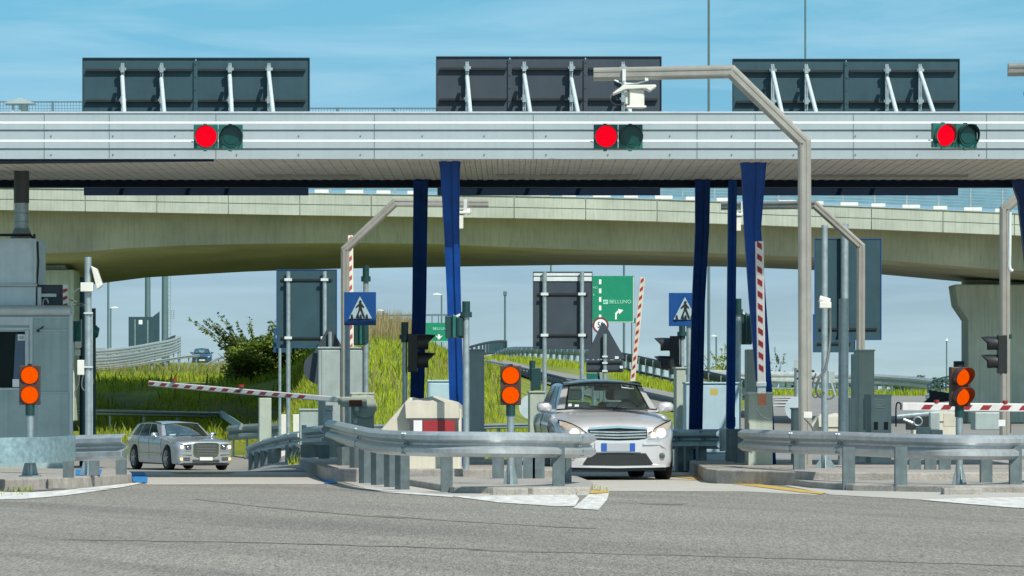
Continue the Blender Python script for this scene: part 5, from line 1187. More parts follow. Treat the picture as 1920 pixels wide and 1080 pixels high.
baluster_rail('dark ramp railing with upright bars above the middle car roof', [(1105, 655, 45), (1160, 660, 45.5), (1220, 672, 46), (1300, 690, 47), (1400, 712, 48)], .82, 20, [(0, .34), (.62, .10)], m='signdark', bw=.16)
baluster_rail('lattice railing descending beside the ramp behind the middle amber lamp', [(905, 674, 52), (950, 682, 54), (1000, 694, 56), (1050, 706, 58), (1100, 722, 60)], .95, 34, [(0, .07), (.42, .05), (.85, .06)], bw=.04)
far_rail('guardrail', 'pale double wave guardrail with square posts on the far right ramp', [(1290, 692, 40), (1400, 695, 40), (1450, 696.5, 40), (1600, 699.5, 40), (1700, 705, 40.5), (1750, 710.5, 41)], [0], 1, beam_h=.56, depth=.1)
baluster_rail('low rail on square posts under the far right guardrail', [(1430, 714, 40), (1500, 716, 40), (1600, 719, 40), (1700, 724, 40.5), (1800, 733, 41)], .5, 24, [(.28, .1)], bw=.22, m='galv', s_post='farpole')
baluster_rail('short bowed railing left of the right amber lamp', [(1738, 722, 46), (1752, 712, 46), (1775, 705, 46), (1800, 703, 46)], .6, 7, [(0, .07), (.2, .06), (.42, .08)], bw=.06, m='signback', s_post='signback')
far_rail('guardrail', 'dark rail falling to the bridge pier behind the right boom', [(1735, 738, 52), (1790, 735, 52), (1840, 741, 52), (1900, 750, 52), (2000, 760, 52)], [0], 6, m='galv2', beam_h=.2)
db = thing('dark_plate', 'dark angled end plate of the far right guardrail above the boom', 'guardrail end', P(1765, 760, 56))
each('plate', lambda mb: (mb.ppoly([(1742, 731), (1788, 738), (1788, 752), (1730, 757), (1744, 744)], 56, .3), mb.pbox(1789, 677, 1812, 720, 57, .3)), M['signdark'], db, bevel=.02)
pc = thing('sign_board', 'small grey pentagon plate left of the main gantry pole', 'sign board', P(1500, 760, 100), 'roadside sign boards seen from the back')
part('panel', lambda mb: mb.ppoly([(1484, 696), (1489, 684), (1489, 675), (1506, 675), (1506, 696)], 100, .04), M['cabin'], pc)
part('post', lambda mb: mb.tube([P(1497, 880, 100), P(1497, 690, 100)], .04, 8), M['galv'], pc, smooth=True)
# equipment heap behind the right guardrail, under the boom
eq = thing('ticket_machine', 'jumble of low grey lane machine boxes with a tilted tube under the right boom', 'machine', P(1740, 880, 112))
each('cabinet_body', lambda mb: (mb.pbox(1828, 773, 1880, 806, 110, .5, yaw=4), mb.pbox(1720, 801, 1746, 820, 118, .3), mb.pbox(1746, 806, 1768, 820, 119, .3), mb.pbox(1744, 773, 1762, 806, 105, .3)), M['cabin'], eq, bevel=.015)
each('tilted_tube', lambda mb: (mb.tube([P(1682, 781, 100), P(1760, 774, 100)], .05, 10), mb.tube([P(1694, 786, 100), P(1714, 794, 100)], .03, 8)), M['galv'], eq, smooth=True)
part('wheel_ring', lambda mb: mb.tube([P(1721 + 8 * math.cos(a), 790 + 8 * math.sin(a), 112) for a in np.linspace(0, 6.28, 24)], .014, 6), M['galv2'], eq, smooth=True)
part('pale_panel', lambda mb: mb.pbox(1769, 774, 1796, 800, 106, .2, yaw=-6), M['cream'], eq, bevel=.01)
each('dark_panel', lambda mb: (mb.pbox(1700, 778, 1744, 806, 95, .3), mb.pbox(1880, 770, 1896, 812, 108, .3)), M['dark'], eq, bevel=.01)
part('small_screen', lambda mb: mb.pbox(1872, 787, 1885, 799, 113, .05), M['wsign'], eq)
each('foot_box', lambda mb: (mb.pbox(1816, 862, 1890, 880, 112, .5), mb.pbox(1700, 866, 1790, 880, 112, .4)), M['darkgrey'], eq)
# ------------------------------------------------------------------ cars  (local: x sideways, y from the nose to the tail, z up)
def sm(a, x):
    xs = [p[0] for p in a]; ys = [p[1] for p in a]; return float(np.interp(x, xs, ys))
def car(name, label, loc, yaw, S, paint, detail=True):
    t = thing(name, label, 'car', loc, None, R(yaw)); loc0 = Vector(loc); t.location = (0, 0, 0); t.rotation_euler = (0, 0, 0)
    L_ = S['L']
    wheels = S['wheels']; wr = S['wr']
    ys = sorted(set([0, .015, .04, .08, .13, .2, .3] + list(np.linspace(.4, L_ - .3, 34)) + [L_ - .2, L_ - .1, L_ - .04, L_] + [w_ + d for w_ in wheels for d in np.linspace(-wr - .06, wr + .06, 17)]))
    rings = []
    for y in ys:
        hw = sm(S['hw'], y); zt_ = sm(S['zt'], y); zs = sm(S['zs'], y); zl = sm(S['zl'], y)
        for w_ in wheels:
            d = abs(y - w_)
            if d < wr + .055: zl = max(zl, wr + math.sqrt(max(0, (wr + .055) ** 2 - d * d)) * .98)
        half = []
        for k in range(9):
            tt = k / 8; z = zl + (zs - zl) * tt
            x = hw * (1 - .05 * (1 - tt) ** 2.2 - (.045 * max(0, (tt - .72) / .28) ** 2) + .012 * math.sin(tt * 9.4))
            half.append((x, z))
        xe = half[-1][0]
        for k, f in enumerate((.94, .86, .7, .45, .2, 0)):
            half.append((xe * f, zs + (zt_ - zs) * (1 - f ** 3) ** .8))
        ring = [Vector((x, y, z)) for x, z in half] + [Vector((-x, y, z)) for x, z in reversed(half[:-1])]
        rings.append(ring)
    mb = MB(); n = len(rings[0]); vs = [p for r_ in rings for p in r_]; fs = []
    for i in range(len(rings) - 1):
        for j in range(n): fs.append((i * n + j, i * n + (j + 1) % n, (i + 1) * n + (j + 1) % n, (i + 1) * n + j))
    fs += [tuple(range(n)), tuple(range((len(rings) - 1) * n, len(rings) * n))]
    mb.add(vs, fs); mb.build('body', M[paint], t, smooth=32)
    def yf(x):     # distance of the nose surface behind the bumper tip at half width |x|
        x = abs(x); best = 0
        for y in np.linspace(0, 1.2, 121):
            if sm(S['hw'], y) * .965 >= x: return y
        return 1.2
    def front(nm, st, m, off=.012, th=.05, par=t, n_=1):
        """st: list of (x, z_low, z_high); follows the nose"""
        mb = MB(); st2 = []
        for i in range(len(st) - 1):
            for k in range(4): st2.append([st[i][j] + (st[i + 1][j] - st[i][j]) * k / 4 for j in range(3)])
        st2.append(st[-1]); g0 = [Vector((x, yf(x) - off, a)) for x, a, b in st2]; g1 = [Vector((x, yf(x) - off + S.get('rake', .02) * (b - a), b)) for x, a, b in st2]
        mb.grid([g0, g1]); mb.grid([[p + Vector((0, th, 0)) for p in g1], [p + Vector((0, th, 0)) for p in g0]]); mb.grid([g1, [p + Vector((0, th, 0)) for p in g1]]); mb.grid([[p + Vector((0, th, 0)) for p in g0], g0])
        mb.grid([[g0[0], g0[0] + Vector((0, th, 0))], [g1[0], g1[0] + Vector((0, th, 0))]]); mb.grid([[g0[-1], g0[-1] + Vector((0, th, 0))], [g1[-1], g1[-1] + Vector((0, th, 0))]])
        return mb.build(nm, M[m] if isinstance(m, str) else m, par, smooth=30)
    # glasshouse
    G = S['g']; NU = 12
    def edge_pts(w, y, z, cy, cz): return [Vector((w * (2 * k / NU - 1), y - cy * (1 - (2 * k / NU - 1) ** 2), z + cz * (1 - (2 * k / NU - 1) ** 2))) for k in range(NU + 1)]
    wb = edge_pts(G['wbw'], G['wby'], G['wbz'], G['wbc'], .01); wt = edge_pts(G['wtw'], G['wty'], G['wtz'], G['wtc'], G['crown'])
    rt = edge_pts(G['rtw'], G['rty'], G['rtz'], -G['rtc'], G['crown']); rb = edge_pts(G['rbw'], G['rby'], G['rbz'], -G['rbc'], .0)
    def ruled(a, b, nv, bulge, nrm):
        nu = len(a); return [[a[i].lerp(b[i], j / nv) + Vector(nrm) * (bulge * 4 * (j / nv) * (1 - j / nv) * (1 - abs(2 * i / (nu - 1) - 1) ** 3)) for i in range(nu)] for j in range(nv + 1)]
    shell = MB()
    ws = ruled(wb, wt, 10, .035, (0, -.5, .8))
    shell.grid(ws, skip=lambda i, j: 0 < i < 9 and 0 < j < NU - 1)
    roof = ruled(wt, rt, 8, .035, (0, 0, 1)); shell.grid(roof)
    rear = ruled(rb, rt, 6, .03, (0, .7, .5)); shell.grid(rear, skip=lambda i, j: 0 < i < 5 and 0 < j < NU - 1)
    for sg in (1, -1):
        e0 = 0 if sg < 0 else NU
        nn = 14; bot = [wb[e0].lerp(rb[e0], k / nn) for k in range(nn + 1)]; 
        top = [wt[e0].lerp(rt[e0], k / nn) for k in range(nn + 1)]
        for k in range(nn + 1):
            f = k / nn; top[k].z += G.get('arc', .03) * 4 * f * (1 - f); bot[k].x += sg * .02 * 4 * f * (1 - f)
        sd_ = ruled(bot, top, 5, .018, (sg, 0, 0)); shell.grid(sd_)
        # side panes sit a few mm proud of the shell
        def pt(u, v):
            fu = u * nn; i = min(nn - 1, int(fu)); fv = v * 5; j = min(4, int(fv)); a = sd_[j][i].lerp(sd_[j][i + 1], fu - i); b = sd_[j + 1][i].lerp(sd_[j + 1][i + 1], fu - i)
            return a.lerp(b, fv - j) + Vector((sg * .006, 0, 0))
        for (u0, u1, l0, l1) in G['panes']:
            mbp = MB(); mbp.grid([[pt(u0 + l0 * v + (u1 + l1 * v - u0 - l0 * v) * k / 8, .08 + .80 * v) for k in range(9)] for v in np.linspace(0, 1, 6)])
            mbp.build('side_window', M['sglass'], t, smooth=40)
        # roof gutter
        part('roof_seam', lambda mb: mb.tube([p + Vector((sg * .004, 0, .004)) for p in top], .012, 6), M['dark'], t, smooth=True)
        # mirror
        mxp = wb[e0].lerp(rb[e0], .10) + Vector((sg * .04, -.02, .02))
        def mir(mb):
            c = mxp + Vector((sg * .10, 0, .065)); k = S.get('mk', 1)
            g = []
            for i in range(7):
                a = -math.pi / 2 + math.pi * i / 6; r_ = math.cos(a); row = []
                for j in range(13):
                    th = 2 * math.pi * j / 12; row.append(c + Vector((.118 * k * math.copysign(abs(r_ * math.cos(th)) ** .7, math.cos(th)), .07 * math.sin(a), .078 * k * math.copysign(abs(r_ * math.sin(th)) ** .7, math.sin(th)))))
                g.append(row)
            mb.grid(g); mb.obox(mxp + Vector((sg * .0, .01, .02)), (.10, .05, .03))
        part('wing_mirror', mir, M[S.get('mirror', paint)], t, smooth=50)
        if detail:
            for yy in S['handles']:
                u = (yy - wb[e0].y) / (rb[e0].y - wb[e0].y); p = Vector((sg * (sm(S['hw'], yy) * .985), yy, sm(S['zs'], yy) - .10))
                part('door_handle', lambda mb: mb.obox(p, (.03, .17, .025)), M['chrome'] if S.get('chrome') else M[paint], t)
            for yy in S['seams']:
                part('door_seam', lambda mb: mb.tube([Vector((sg * (sm(S['hw'], yy) * (1.0 - .05 * (1 - f) ** 2.2 + .012 * math.sin(f * 9.4) - .045 * max(0, (f - .72) / .28) ** 2) + .0005), yy, sm(S['zl'], yy) + .03 + (sm(S['zs'], yy) - sm(S['zl'], yy) - .03) * f)) for f in np.linspace(0, 1, 9)], .006, 5), M['dark'], t)
    shell.build('roof', M[paint], t, smooth=30)
    gl = MB(); inn = [[ws[j][i] + Vector((0, -.004, .004)) for i in range(1, NU)] for j in range(1, 10)]; gl.grid(inn); gl.build('windscreen', M['screen'], t, smooth=60)
    rg = MB(); rg.grid([[rear[j][i] + Vector((0, .006, .004)) for i in range(1, NU)] for j in range(1, 6)]); rg.build('rear_window', M['screen'], t, smooth=60)
    part('windscreen_seal', lambda mb: (mb.tube([p + Vector((0, -.004, .006)) for p in ws[1]], .012, 6), mb.tube([p + Vector((0, -.004, .006)) for p in ws[9]], .012, 6), mb.tube([ws[j][1] + Vector((0, -.004, .006)) for j in range(1, 10)], .012, 6), mb.tube([ws[j][NU - 1] + Vector((0, -.004, .006)) for j in range(1, 10)], .012, 6)), M['dark'], t)
    # wheels
    for w_ in wheels:
        for sg in (1, -1):
            x = sg * (sm(S['hw'], w_) - .115); c = Vector((x, w_, wr))
            prof = [(.11, wr * .66), (.112, wr * .9), (.10, wr * .97), (.07, wr), (-.07, wr), (-.10, wr * .96), (-.11, wr * .8), (-.11, wr * .4)]
            mb = MB(); g = [[c + Vector((sg * a, r_ * math.cos(2 * math.pi * j / 28), r_ * math.sin(2 * math.pi * j / 28))) for j in range(29)] for a, r_ in prof]; mb.grid(g)
            wo = mb.build('wheel', M['tyre'], t, smooth=40)
            def rim(mb):
                g = [[c + Vector((sg * a, r_ * math.cos(2 * math.pi * j / 28), r_ * math.sin(2 * math.pi * j / 28))) for j in range(29)] for a, r_ in ((.108, wr * .68), (.104, wr * .60), (.06, wr * .56), (.02, wr * .5))]; mb.grid(g)
                for k in range(S.get('spokes', 7)):
                    a = 2 * math.pi * k / S.get('spokes', 7) + .2; d = Vector((0, math.cos(a), math.sin(a)))
                    mb.bar(c + d * wr * .12 + Vector((sg * .085, 0, 0)), c + d * wr * .62 + Vector((sg * .098, 0, 0)), .045, .03)
                mb.tube([c + Vector((sg * .06, 0, 0)), c + Vector((sg * .105, 0, 0))], wr * .17, 12)
            part('rim', rim, M['rim'], wo, smooth=30)
            part('brake_disc', lambda mb: mb.tube([c + Vector((sg * .01, 0, 0)), c + Vector((sg * .03, 0, 0))], wr * .55, 16), M['darkgrey'], wo)
    part('underbody', lambda mb: (mb.box(-.62, .62, .25, L_ - .3, .17, .42), mb.box(-.85, .85, wheels[0] + wr + .1, wheels[1] - wr - .1, .2, .4)), M['dark'], t)
    # cabin seen through the windscreen
    cw = G['wbw'] - .10; yb0 = G['wby']
    part('dashboard', lambda mb: mb.prism([(0, 0), (.55, .03), (.6, -.3), (0, -.3)], (-cw, yb0 + .0, G['wbz'] - .06), (0, 1, 0), (0, 0, 1), (2 * cw, 0, 0)), M['grey'], t, bevel=.03)
    def seat(mb, sg, dy=0, dark=False):
        x = sg * .36; y = yb0 + 1.0 + dy; z = G['wbz'] - .45
        mb.obox((x, y, z + .30), (.48, .14, .62), Matrix.Rotation(R(-14), 3, 'X')); mb.obox((x, y + .10, z + .72), (.25, .09, .17), Matrix.Rotation(R(-10), 3, 'X')); mb.obox((x, y - .25, z), (.48, .5, .14))
    for sg in (1, -1): part('seat', lambda mb: seat(mb, sg), M['grey'], t, bevel=.05)
    part('rear_seat', lambda mb: (seat(mb, .95, .85), seat(mb, -.95, .85), mb.obox((0, yb0 + 1.95, G['wbz'] - .15), (1.2, .14, .5))), M['darkgrey'], t, bevel=.05)
    stc = Vector((.36, yb0 + .52, G['wbz'] + .0))
    part('steering_wheel', lambda mb: (mb.tube([stc + Vector((.18 * math.cos(a), .07 * math.sin(a), .165 * math.sin(a))) for a in np.linspace(0, 2 * math.pi, 21)], .014, 6), mb.bar(stc + Vector((-.17, 0, 0)), stc + Vector((.17, 0, 0)), .04, .03)), M['dark'], t, smooth=50)
    mpos = wt[NU // 2] + Vector((0, .10, -.11)); part('rear_view_mirror', lambda mb: (mb.obox(mpos, (.22, .04, .065)), mb.obox(mpos + Vector((0, .0, .06)), (.02, .02, .08))), M['dark'], t, bevel=.01)
    def wiper(mb):
        for x0, x1 in ((-.50, .06), (.05, .60)):
            a = ws[1][6].lerp(ws[1][0], .0) ; p = Vector((x0, G['wby'] - G['wbc'] * (1 - (x0 / G['wbw']) ** 2) - .02 + .02, G['wbz'] + .055)); q = Vector((x1, G['wby'] - G['wbc'] * (1 - (x1 / G['wbw']) ** 2) + .005, G['wbz'] + .075)); mb.bar(p, q, .022, .02)
    each('wiper', wiper, M['dark'], t)
    part('scuttle', lambda mb: mb.grid([[Vector((p.x * .99, p.y - .13, sm(S['zt'], p.y - .13) - (.10 * (p.x / G['wbw']) ** 4) + .004)) for p in wb], [p + Vector((0, -.01, .012)) for p in wb]]), M['dark'], t)
    S['extra'](t, front, yf, ws, wt, G)
    t.location = loc0; t.rotation_euler = (0, 0, R(yaw)); return t
def tube_light(t, nm, c, r, m, d=.02): return part(nm, lambda mb: mb.tube([Vector(c), Vector(c) + Vector((0, -d, 0)), Vector(c) + Vector((0, -d * 1.4, 0))], [r, r * .95, r * .6], 18), M[m], t, smooth=50)
def hatch_extra(t, front, yf, ws, wt, G):
    for sg in (1, -1):
        hl = front('headlight', [(sg * .44, .585, .655), (sg * .55, .585, .74), (sg * .66, .60, .795), (sg * .755, .64, .83), (sg * .80, .69, .845)], 'bowl', off=.006, th=.05)
        front('headlight_trim', [(sg * .43, .57, .672), (sg * .55, .57, .758), (sg * .66, .585, .815), (sg * .755, .63, .85), (sg * .81, .67, .865)], 'dark', off=.0, th=.04)
        tube_light(hl, 'lamp_bulb', (sg * .62, yf(.62) - .018, .675), .068, 'lampw', .006); tube_light(hl, 'lamp_bulb', (sg * .51, yf(.51) - .016, .64), .04, 'lampw', .006)
        front('lamp_cover', [(sg * .43, .575, .665), (sg * .55, .575, .75), (sg * .66, .59, .805), (sg * .755, .635, .84), (sg * .805, .68, .855)], 'lens', off=.045, th=.035, par=hl)
        fo = front('fog_recess', [(sg * .57, .30, .40), (sg * .69, .30, .40)], 'silver', off=.012)
        c = (sg * .63, yf(.63) - .012, .345)
        part('fog_ring', lambda mb: mb.tube([Vector(c), Vector(c) + Vector((0, -.012, 0))], .052, 18), M['chrome'], fo, smooth=30); tube_light(fo, 'fog_lens', (c[0], c[1] - .008, c[2]), .038, 'darkgrey', .01)
        front('bumper_crease', [(sg * .36, .505, .53), (sg * .60, .505, .53), (sg * .70, .44, .48)], 'silver', off=.022)
    gr = front('grille', [(-.42, .60, .735), (-.3, .575, .755), (0, .565, .76), (.3, .575, .755), (.42, .60, .735)], 'dark', off=.004)
    for z, h in ((.605, .022), (.645, .022), (.685, .02)): front('slat', [(-.405, z, z + h), (0, z - .012, z + h - .012), (.405, z, z + h)], 'galv', off=.022, th=.02, par=gr)
    front('chrome_bar', [(-.42, .722, .752), (0, .745, .778), (.42, .722, .752)], 'chrome', off=.03, th=.03, par=gr)
    pl = front('plate_holder', [(-.33, .405, .54), (.33, .405, .54)], 'silver', off=.03)
    nb = front('number_plate', [(-.235, .415, .527), (.235, .415, .527)], 'platew', off=.045, th=.02)
    for sg in (1, -1): front('plate_band', [(sg * .165, .413, .529), (sg * .24, .413, .529)], 'plateb', off=.05, th=.012, par=nb)
    front('air_intake', [(-.50, .225, .235), (-.40, .215, .385), (0, .21, .392), (.40, .215, .385), (.50, .225, .235)], 'dark', off=.01)
    front('bumper_lip', [(-.70, .185, .215), (0, .175, .205), (.70, .185, .215)], 'silver', off=.03, th=.08)
    front('lower_skirt', [(-.70, .14, .18), (0, .13, .17), (.70, .14, .18)], 'dark', off=-.02, th=.1)
    p = wt[6] + Vector((-.03, .12, .03)); part('aerial', lambda mb: mb.tube([p, p + Vector((-.015, .06, .12))], [.018, .005], 8), M['dark'], t, smooth=True)
    # windscreen tag and stickers, stuck inside the glass
    def on_glass(u, v): return ws[int(v)][int(u)].lerp(ws[int(v)][int(u) + 1], u - int(u)).lerp(ws[int(v) + 1][int(u)].lerp(ws[int(v) + 1][int(u) + 1], u - int(u)), v - int(v)) + Vector((0, -.012, .010))
    def sticker(nm, u0, v0, u1, v1, m, off=0, par=t):
        mb = MB(); o = Vector((0, -off, off)); mb.grid([[on_glass(u0, v0) + o, on_glass(u1, v0) + o], [on_glass(u0, v1) + o, on_glass(u1, v1) + o]]); return mb.build(nm, M[m], par)
    tg = sticker('windscreen_tag', 8.55, 7.3, 10.35, 8.65, 'wsign'); sticker('tag_face', 8.68, 7.55, 10.22, 8.45, 'darkgrey', .003, tg); sticker('tag_trace', 9.1, 7.95, 9.8, 8.25, 'wsign', .005, tg); sticker('tag_trace', 9.38, 7.6, 9.55, 7.95, 'wsign', .005, tg)
    sticker('screen_sticker', 1.25, 1.7, 1.65, 2.6, 'wsign'); sticker('screen_sticker', 2.0, 1.5, 2.5, 2.1, 'wsign')
SAND = dict(L=4.02, wheels=(.80, 3.38), wr=.305, spokes=5, handles=(1.95, 2.85), seams=(1.15, 2.15, 3.05),
 hw=[(0, .50), (.015, .60), (.04, .68), (.08, .735), (.13, .775), (.2, .805), (.3, .83), (.5, .85), (.8, .865), (1.2, .865), (2.4, .855), (3.2, .835), (3.7, .79), (3.95, .74), (4.02, .68)],
 zt=[(0, .70), (.015, .755), (.04, .785), (.08, .81), (.2, .85), (.4, .895), (.8, .965), (1.06, 1.0), (1.4, 1.0), (4.02, .93)],
 zs=[(0, .64), (.015, .68), (.04, .71), (.08, .735), (.2, .785), (.4, .83), (.8, .885), (1.1, .92), (2.5, .95), (4.02, .92)],
 zl=[(0, .26), (.02, .21), (.06, .19), (.3, .19), (3.7, .22), (4.02, .34)], extra=hatch_extra,
 g=dict(wbw=.745, wby=1.20, wbz=.955, wbc=.22, wtw=.565, wty=1.86, wtz=1.375, wtc=.06, crown=.045, rtw=.55, rty=3.45, rtz=1.37, rtc=.05, rbw=.70, rby=3.92, rbz=.95, rbc=.06, arc=.03,
        panes=[(.07, .40, .10, .0), (.43, .72, .0, .0), (.75, .90, .0, -.04)]))
car('silver_hatchback', 'silver hatchback with lit headlights leaving the middle toll lane', (1.505, F / 132.0, 0), 6.2, SAND, 'silver')
def wagon_extra(t, front, yf, ws, wt, G):
    gs = front('grille_surround', [(-.40, .54, .80), (-.37, .44, .815), (-.27, .40, .825), (0, .385, .83), (.27, .40, .825), (.37, .44, .815), (.40, .54, .80)], 'chrome', off=.02, th=.06)
    gr = front('grille', [(-.345, .55, .785), (-.32, .475, .79), (-.24, .435, .795), (0, .425, .80), (.24, .435, .795), (.32, .475, .79), (.345, .55, .785)], 'darkgrey', off=.03, th=.02, par=gs)
    for k in range(7): z = .46 + .048 * k; front('mesh_bar', [(-.31, z, z + .012), (.31, z, z + .012)], 'rim', off=.036, th=.01, par=gr)
    for sg in (1, -1):
        hl = front('headlight', [(sg * .46, .63, .775), (sg * .60, .62, .79), (sg * .78, .635, .79), (sg * .87, .68, .775)], 'darkgrey', off=.010, th=.05)
        tube_light(hl, 'lamp_bulb', (sg * .745, yf(.745) - .014, .70), .055, 'lampw', .008)
        tube_light(hl, 'lamp_bulb', (sg * .565, yf(.565) - .02, .69), .045, 'chrome', .02)
        front('headlight_chrome', [(sg * .45, .595, .625), (sg * .62, .585, .615), (sg * .80, .60, .625)], 'silver2', off=.02)
        fo = front('fog_recess', [(sg * .50, .30, .39), (sg * .70, .30, .39)], 'dark', off=.012)
        tube_light(fo, 'fog_lamp', (sg * .755, yf(.755) - .012, .345), .05, 'lampy', .012)
        front('fog_fin', [(sg * .50, .335, .352), (sg * .69, .335, .352)], 'galv', off=.02, th=.02, par=fo)
    front('lower_intake', [(-.42, .245, .325), (0, .235, .33), (.42, .245, .325)], 'dark', off=.012)
    front('chrome_strip', [(-.40, .275, .295), (.40, .275, .295)], 'chrome', off=.025, th=.02)
    front('bumper_crease', [(-.86, .46, .485), (-.45, .455, .48)], 'chrome', off=.016); front('bumper_crease', [(.45, .455, .48), (.86, .46, .485)], 'chrome', off=.016)
    front('number_plate', [(-.20, .305, .40), (.20, .305, .40)], 'wsign', off=.04, th=.03)
    front('lower_skirt', [(-.75, .16, .20), (0, .15, .19), (.75, .16, .20)], 'dark', off=-.02, th=.1)
    part('screen_sticker', lambda mb: mb.grid([[ws[1][1] + Vector((.06, -.012, .012)), ws[1][2] + Vector((.12, -.012, .012))], [ws[2][1] + Vector((.08, -.012, .012)), ws[2][2] + Vector((.14, -.012, .012))]]), M['wsign'], t)
    for sg in (1, -1): part('side_moulding', lambda mb: mb.tube([Vector((sg * (sm(WAG['hw'], y) * .985 + .008), y, .50)) for y in np.linspace(1.45, 3.5, 14)], .018, 6), M['chrome'], t)
WAG = dict(L=5.0, wheels=(.95, 4.0), wr=.36, spokes=7, handles=(2.35, 3.3), seams=(1.42, 2.55, 3.5), chrome=True, mirror='chrome', mk=1.05, rake=.0,
 hw=[(0, .66), (.015, .74), (.04, .80), (.08, .84), (.13, .865), (.2, .885), (.3, .90), (.5, .92), (.95, .94), (4.2, .94), (4.7, .90), (4.95, .82), (5.0, .76)],
 zt=[(0, .80), (.015, .845), (.04, .86), (.08, .875), (.2, .895), (.5, .925), (1.0, .965), (1.45, .99), (5.0, .98)],
 zs=[(0, .75), (.015, .79), (.04, .81), (.08, .825), (.2, .85), (.5, .875), (1.0, .91), (1.5, .945), (3.2, .98), (5.0, .99)],
 zl=[(0, .27), (.02, .22), (.06, .20), (.3, .20), (4.7, .24), (5.0, .36)], extra=wagon_extra,
 g=dict(wbw=.79, wby=1.72, wbz=.965, wbc=.27, wtw=.585, wty=2.38, wtz=1.395, wtc=.06, crown=.04, rtw=.57, rty=4.60, rtz=1.385, rtc=.05, rbw=.76, rby=4.95, rbz=1.0, rbc=.04, arc=.05,
        panes=[(.065, .36, .115, .0), (.385, .665, .0, .0), (.69, .90, .0, -.05)]))
car('silver_estate_car', 'silver estate car with tall mesh grille waiting under the left boom', ((386 - 960) / 63, F / 63, -1.0), 22.5, WAG, 'silver2')
def plain_extra(t, front, yf, ws, wt, G):
    for sg in (1, -1): front('headlight', [(sg * .5, .62, .74), (sg * .82, .66, .78)], 'chrome', off=.01)
    front('grille', [(-.4, .45, .66), (.4, .45, .66)], 'dark', off=.01)
    front('number_plate', [(-.24, .36, .45), (.24, .36, .45)], 'wsign', off=.03)
import copy as _c
FAR = _c.deepcopy({k: v for k, v in SAND.items() if k != 'extra'}); FAR['extra'] = plain_extra
Yc = 455.0; Xc = (379 - 960) * Yc / F
car('blue_car', 'small dark blue car far off on the left ramp above the guardrail', (Xc, Yc, CH + (HZ - 684) / (F / Yc)), 4, FAR, 'navycar', detail=False)
# ------------------------------------------------------------------ vegetation
def blades(name, spots, hmin, hmax, w, m, lean=.35, kind='stuff', parent=None, segs=2):
    """spots: (N,3) root points"""
    n = len(spots); base = np.array(spots); h = rng.uniform(hmin, hmax, n); a = rng.uniform(0, 2 * math.pi, n); b = rng.uniform(0, 2 * math.pi, n); ln = rng.uniform(.05, lean, n) * h
    side = np.stack([np.cos(a), np.sin(a), np.zeros(n)], 1) * (w * rng.uniform(.6, 1.4, n))[:, None]
    bend = np.stack([np.cos(b), np.sin(b), np.zeros(n)], 1) * ln[:, None]; up = np.array([0, 0, 1.0])
    p0 = base - side; p1 = base + side; p2 = base + bend * .35 + up * (h * .6)[:, None] + side * .7; p3 = base + bend * .35 + up * (h * .6)[:, None] - side * .7; p4 = base + bend + up * h[:, None]
    v = np.stack([p0, p1, p2, p3, p4], 1).reshape(-1, 3)
    me = bpy.data.meshes.new(name); me.vertices.add(len(v)); me.vertices.foreach_set('co', v.ravel())
    i = np.arange(n)[:, None] * 5; q = i + np.array([[0, 1, 2, 3]]); t3 = i + np.array([[3, 2, 4]])
    loops = np.concatenate([q.ravel(), t3.ravel()]); me.loops.add(len(loops)); me.loops.foreach_set('vertex_index', loops.astype(np.int32))
    me.polygons.add(2 * n); st = np.concatenate([np.arange(n) * 4, 4 * n + np.arange(n) * 3]); me.polygons.foreach_set('loop_start', st.astype(np.int32))
    me.update(calc_edges=True); me.validate(); me.materials.append(m)
    o = bpy.data.objects.new(name, me); COL.objects.link(o)
    if parent: o.parent = parent
    if kind: tag(o, kind=kind)
    return o
def tzv(X, Y):
    u = 960 + X * F / Y; Z = np.stack([np.interp(Y, a, b) for a, b in _PY]); i = np.clip(np.searchsorted(_PU, u) - 1, 0, len(_PU) - 2)
    f = np.clip((u - _PU[i]) / (_PU[i + 1] - _PU[i]), 0, 1); k = np.arange(len(X)); return Z[i, k] * (1 - f) + Z[i + 1, k] * f
def field(u0, u1, Y0, Y1, dens, clump=0.0, keep=None):
    n = int(abs(u1 - u0) / F * (Y1 ** 2 - Y0 ** 2) / 2 * dens); Y = np.sqrt(rng.uniform(Y0 ** 2, Y1 ** 2, n)); u = rng.uniform(u0, u1, n); X = (u - 960) * Y / F
    ok = np.ones(n, bool)
    if clump: ok &= ~((np.sin(X * 1.7 + 2 * np.sin(Y * .5)) + np.sin(Y * .9 + X)) < rng.uniform(-2, 2, n) * clump - .3)
    if keep is not None: ok &= keep(u, Y)
    X = X[ok]; Y = Y[ok]; return np.stack([X, Y, tzv(X, Y) - .03], 1)
def scatter(u0, u1, Y0, Y1, dens, dz=-.03, clump=0.0, keep=None):
    out = []; area = abs(u1 - u0) / F * (Y1 ** 2 - Y0 ** 2) / 2; n = int(area * dens)
    for _ in range(n):
        Y = math.sqrt(random.uniform(Y0 ** 2, Y1 ** 2)); u = random.uniform(u0, u1); X = (u - 960) * Y / F
        if clump and (math.sin(X * 1.7 + 2 * math.sin(Y * .5)) + math.sin(Y * .9 + X)) < random.uniform(-2, 2) * clump - .3: continue
        if keep and not keep(u, Y): continue
        out.append((X, Y, tz(X, Y) + dz))
    return out
blades('grass', field(150, 620, 167, 262, 105, clump=.4), .08, .26, .015, M['grass'], lean=.7)
blades('weeds', field(150, 620, 167, 255, 5, clump=.9), .25, .5, .022, M['leaf'], lean=.6)
blades('grass', field(540, 940, 92, 172, 170, clump=.4), .07, .24, .011, M['grass'], lean=.7)
blades('weeds', field(540, 940, 92, 165, 7, clump=.9), .2, .42, .016, M['leaf'], lean=.6)
blades('grass', scatter(690, 775, 140, 156, 45), .45, .85, .010, M['grassdry'], lean=.25)
